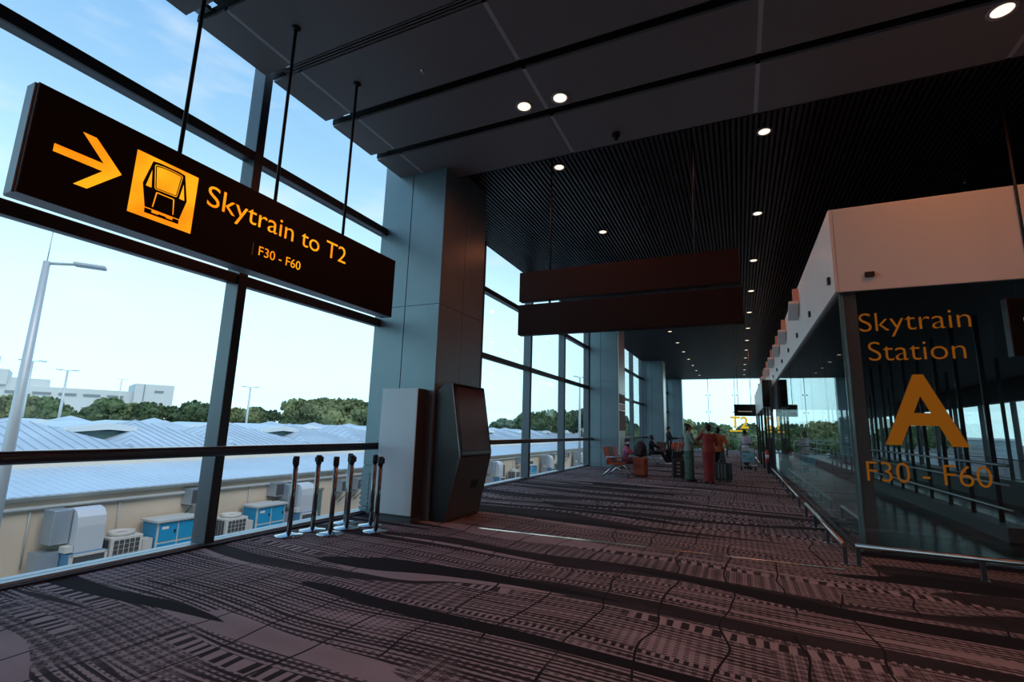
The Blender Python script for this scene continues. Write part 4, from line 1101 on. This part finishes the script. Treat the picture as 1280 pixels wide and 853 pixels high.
        remesh(bm_, 'long_skirt', bottom, .013, t, 3)
    else:
        bm_.ell((0, 0, J['pel'].z - .02 * s), (.178 * s, .128 * s, .12 * s))
        for n in 'LR': capsule(bm_, J['hip' + n], J['kn' + n], .094 * s, .066 * s); capsule(bm_, J['kn' + n], J['an' + n] + Vector((0, 0, .02)), .066 * s, .052 * s)
        remesh(bm_, 'trousers', bottom, .012, t, 3)
    for n, sg_ in (('L', -1), ('R', 1)):
        f = MB(); capsule(f, J['an' + n] - Vector((0, .035, .042)), J['an' + n] + Vector((sg_ * .01, .155, -.048)), .040 * s, .034 * s)
        for i, v in enumerate(f.v): f.v[i] = (v[0], v[1], max(v[2], .001))
        f.obj('shoe', shoes, t)
    return t, J
GREEN = mat('kebaya_green', (.165, .23, .195), .7, noise=.35, nscale=22); GREEN2 = mat('sarong_green', (.055, .115, .08), .7, noise=.5, nscale=16)
RED = mat('kebaya_red', (.29, .028, .024), .7, noise=.3, nscale=22); RED2 = mat('sarong_red', (.23, .016, .020), .7, noise=.4, nscale=16)
ORG = mat('shirt_orange', (.48, .10, .02), .75); DARKC = mat('cloth_black', (.014, .014, .017), .8); NAVY = mat('cloth_navy', (.022, .026, .042), .8)
PINK = mat('shirt_pink', (.62, .20, .36), .75); MAUVE = mat('skirt_mauve', (.20, .11, .13), .8); LAV = mat('shirt_lavender', (.52, .48, .60), .75); WHT = mat('mask_white', (.75, .77, .78), .7)
MBLK = mat('mask_black', (.015, .015, .016), .6); PURP = mat('scarf_plum', (.050, .022, .045), .8); CORAL = mat('shirt_coral', (.50, .14, .12), .75)
person('woman in a sage green fitted blouse and long skirt standing beside a patterned case', (-1.40, 15.85, 0), math.radians(-66), 1.68, SKIN, GREEN, GREEN2, hair='bun', skirt=True, sleeve=.72, mask=None,
       arms={'R': ((.22, .06, 1.14), (.12, .30, 1.10)), 'L': ((-.22, .03, 1.12), (-.10, .24, 1.07))}, turn=-.15)
person('woman in red blouse and long red skirt seen from behind, hand at face', (-.83, 15.5, 0), math.radians(8), 1.68, SKIN, RED, RED2, hair='full', skirt=True, sleeve=.72,
       arms={'L': ((-.30, .10, 1.22), (-.15, .14, 1.46)), 'R': ((.24, .06, 1.12), (.18, .30, 1.05))}, turn=.35)
person('person in an orange top partly hidden behind the woman in red', (-.62, 16.95, 0), math.radians(-10), 1.63, SKIN2, ORG, DARKC, hair='short', sleeve=.55, arms={'R': ((.26, -.02, 1.08), (.25, .02, .84))})
person('seated person in a pink top with plum head scarf and white face mask', (-3.42, 16.47, 0), math.radians(-90), 1.56, SKIN2, PINK, MAUVE, sit=True, skirt=True, sleeve=.75, scarf=PURP, mask=WHT, turn=-.5,
       arms={'R': ((.25, .10, .74), (.10, .32, .68)), 'L': ((-.24, .12, .74), (-.08, .32, .68))}, lean=.04)
person('seated person in a black jacket with black mask and legs stretched out', (-3.62, 23.0, 0), math.radians(-90), 1.68, SKIN2, DARKC, DARKC, sit=True, sleeve=.98, mask=MBLK, hair='short', shoes=WHT, turn=-.25,
       feet={'R': ((.12, .46, .50), (.12, .66, .10)), 'L': ((-.12, .46, .50), (-.10, .74, .10))}, arms={'R': ((.26, .14, .80), (.10, .40, .70)), 'L': ((-.25, .14, .80), (-.08, .40, .70))})
person('standing person in a dark vest reaching both arms forward', (-3.10, 24.9, 0), math.radians(-80), 1.70, SKIN2, NAVY, DARKC, hair='short', sleeve=.95, mask=WHT,
       arms={'R': ((.22, .14, 1.12), (.14, .42, 1.14)), 'L': ((-.20, .14, 1.12), (-.10, .42, 1.14))})
person('seated person in a coral top bending forward on the farthest seats', (-2.62, 26.45, 0), math.radians(190), 1.60, SKIN2, CORAL, NAVY, sit=True, sleeve=.6, hair='full', lean=.12,
       arms={'R': ((.24, .22, .72), (.10, .42, .60)), 'L': ((-.24, .22, .72), (-.10, .42, .60))})
person('person in a lavender top standing behind the luggage trolley', (.22, 23.1, 0), math.radians(-50), 1.60, SKIN2, LAV, NAVY, hair='full', sleeve=.7, mask=None,
       arms={'R': ((.22, .08, 1.08), (.14, .26, 1.02)), 'L': ((-.22, .08, 1.08), (-.12, .26, 1.02))})

# ================================================================ LUGGAGE
def suitcase(loc, rz, w, d, h, m, label, handle=True, m2=None, studs=False):
    t = empty('suitcase', loc, rz, label=label, cat='suitcase', group='wheeled suitcases')
    MB().box(-w / 2, w / 2, -d / 2, d / 2, .06, h).obj('shell', m, t, bevel=.035)
    for x in (-w / 4, 0, w / 4): MB().box(x - .015, x + .015, -d / 2 - .008, -d / 2, .10, h - .05).obj('rib', m2 or m, t)
    if studs:
        for k in range(4): MB().box(-.05, .05, -d / 2 - .014, -d / 2 - .008, .14 + k * .11, .19 + k * .11).obj('print_motif', mat('motif_pale', (.35, .27, .22), .7), t)
    MB().box(-w / 2 - .002, w / 2 + .002, -.008, .008, .07, h - .01).obj('zip', BLACK, t)
    MB().box(-.08, .08, -.018, .018, h, h + .028).obj('grip', BLACK, t)
    if handle:
        for x in (-.09, .09): MB().tube([(x, d / 2 - .04, h - .02), (x, d / 2 - .04, h + .38)], .009, 6).obj('telescopic_tube', STEEL, t)
        MB().tube([(-.11, d / 2 - .04, h + .39), (.11, d / 2 - .04, h + .39)], .016, 8).obj('pull_handle', BLACK, t)
    for x in (-w / 2 + .06, w / 2 - .06):
        for y in (-d / 2 + .05, d / 2 - .05): MB().tube([(x - .014, y, .03), (x + .014, y, .03)], .03, 10).obj('wheel', BLACK, t)
    return t
CASEB = mat('case_black', (.012, .012, .014), .45)
suitcase((-1.76, 16.25, 0), .15, .36, .24, .60, mat('case_patterned', (.030, .022, .020), .6, noise=.6, nscale=30), 'dark patterned cabin case standing left of the woman in green', False, None, True)
suitcase((-.46, 16.35, 0), -.5, .40, .26, .57, CASEB, 'black cabin case standing right of the woman in red', False, mat('case_grey', (.18, .19, .19), .6))
suitcase((-2.86, 16.0, 0), -.35, .40, .27, .62, mat('case_orange', (.36, .058, .013), .55), 'orange suitcase standing before the seated person in pink', False)
suitcase((-2.85, 23.5, 0), -.2, .40, .28, .66, CASEB, 'black suitcase by the stretched legs of the person in black', True)
bp_ = empty('backpack', (-2.86, 16.0, .648), -.35, label='dark rounded backpack resting on the orange suitcase', cat='backpack')
m_ = MB(); m_.loft([(0, 0, 0, .19, .13), (0, 0, .10, .215, .15), (0, 0, .30, .20, .14), (0, 0, .42, .13, .09), (0, 0, .45, .05, .04)]); remesh(m_, 'bag', mat('bag_maroon', (.022, .010, .012), .7), .015, bp_, 3)
MB().box(-.13, .13, -.175, -.14, .04, .22).obj('front_pocket', mat('bag_maroon2', (.028, .013, .014), .7), bp_, bevel=.02)
MB().tube([(-.05, .05, .43), (-.03, .05, .49), (.03, .05, .49), (.05, .05, .43)], .012, 6).obj('loop', BLACK, bp_)
hb_ = empty('handbag', (-1.80, 16.25, .634), .15, label='black handbag resting on the patterned cabin case', cat='handbag')
MB().prism([(-.15, 0), (.15, 0), (.12, .20), (-.12, .20)], 'y', -.06, .06).obj('bag', CASEB, hb_, bevel=.015)
MB().tube([(-.09, 0, .19), (-.06, 0, .30), (.06, 0, .30), (.09, 0, .19)], .01, 6).obj('handle', BLACK, hb_)
tb_ = empty('tote_bag', (-.48, 16.36, .604), -.5, label='slim black bag standing on the black cabin case', cat='bag')
MB().prism([(-.07, 0), (.07, 0), (.055, .24), (-.06, .26)], 'y', -.05, .05).obj('bag', CASEB, tb_, bevel=.015)
MB().tube([(-.04, 0, .24), (-.02, 0, .36), (.02, 0, .36), (.03, 0, .24)], .009, 6).obj('handle', BLACK, tb_)

# luggage trolley
tr = empty('luggage_trolley', (.27, 21.9, 0), .06, label='steel luggage trolley with a blue panel on the walkway', cat='trolley')
for s_ in (-1, 1):
    MB().tube([(s_ * .24, .30, .16), (s_ * .25, .06, .22), (s_ * .255, -.06, .86), (s_ * .25, -.16, 1.0), (s_ * .22, -.24, 1.03)], .018, 10).obj('side_tube', CHROME, tr)
    MB().tube([(s_ * .25, .02, .22), (s_ * .20, .75, .14)], .018, 8).obj('base_tube', CHROME, tr)
MB().tube([(-.22, -.24, 1.03), (.22, -.24, 1.03)], .022, 10).obj('handle', BLACK, tr)
MB().prism([(-.235, .34), (.235, .34), (.245, .72), (-.245, .72)], 'y', -.045, -.03).obj('ad_panel', mat('panel_blue', (.20, .42, .52), .4, noise=.5, nscale=9), tr)
MB().prism([(-.235, .76), (.235, .76), (.24, .90), (-.24, .90)], 'y', -.065, -.05).obj('basket_panel', mat('panel_pale', (.5, .58, .60), .4), tr)
for k in range(4): MB().tube([(-.23, .05 + k * .2, .2 - k * .015), (.23, .05 + k * .2, .2 - k * .015)], .012, 6).obj('cross_bar', CHROME, tr)
for (x_, y_) in ((-.25, .02), (.25, .02), (.12, .72)):
    MB().tube([(x_ - .03, y_, .085), (x_ + .03, y_, .085)], .085, 16).obj('wheel', BLACK, tr)
    MB().box(x_ - .036, x_ + .036, y_ - .02, y_ + .02, .085, .20).obj('fork', CHROME, tr)
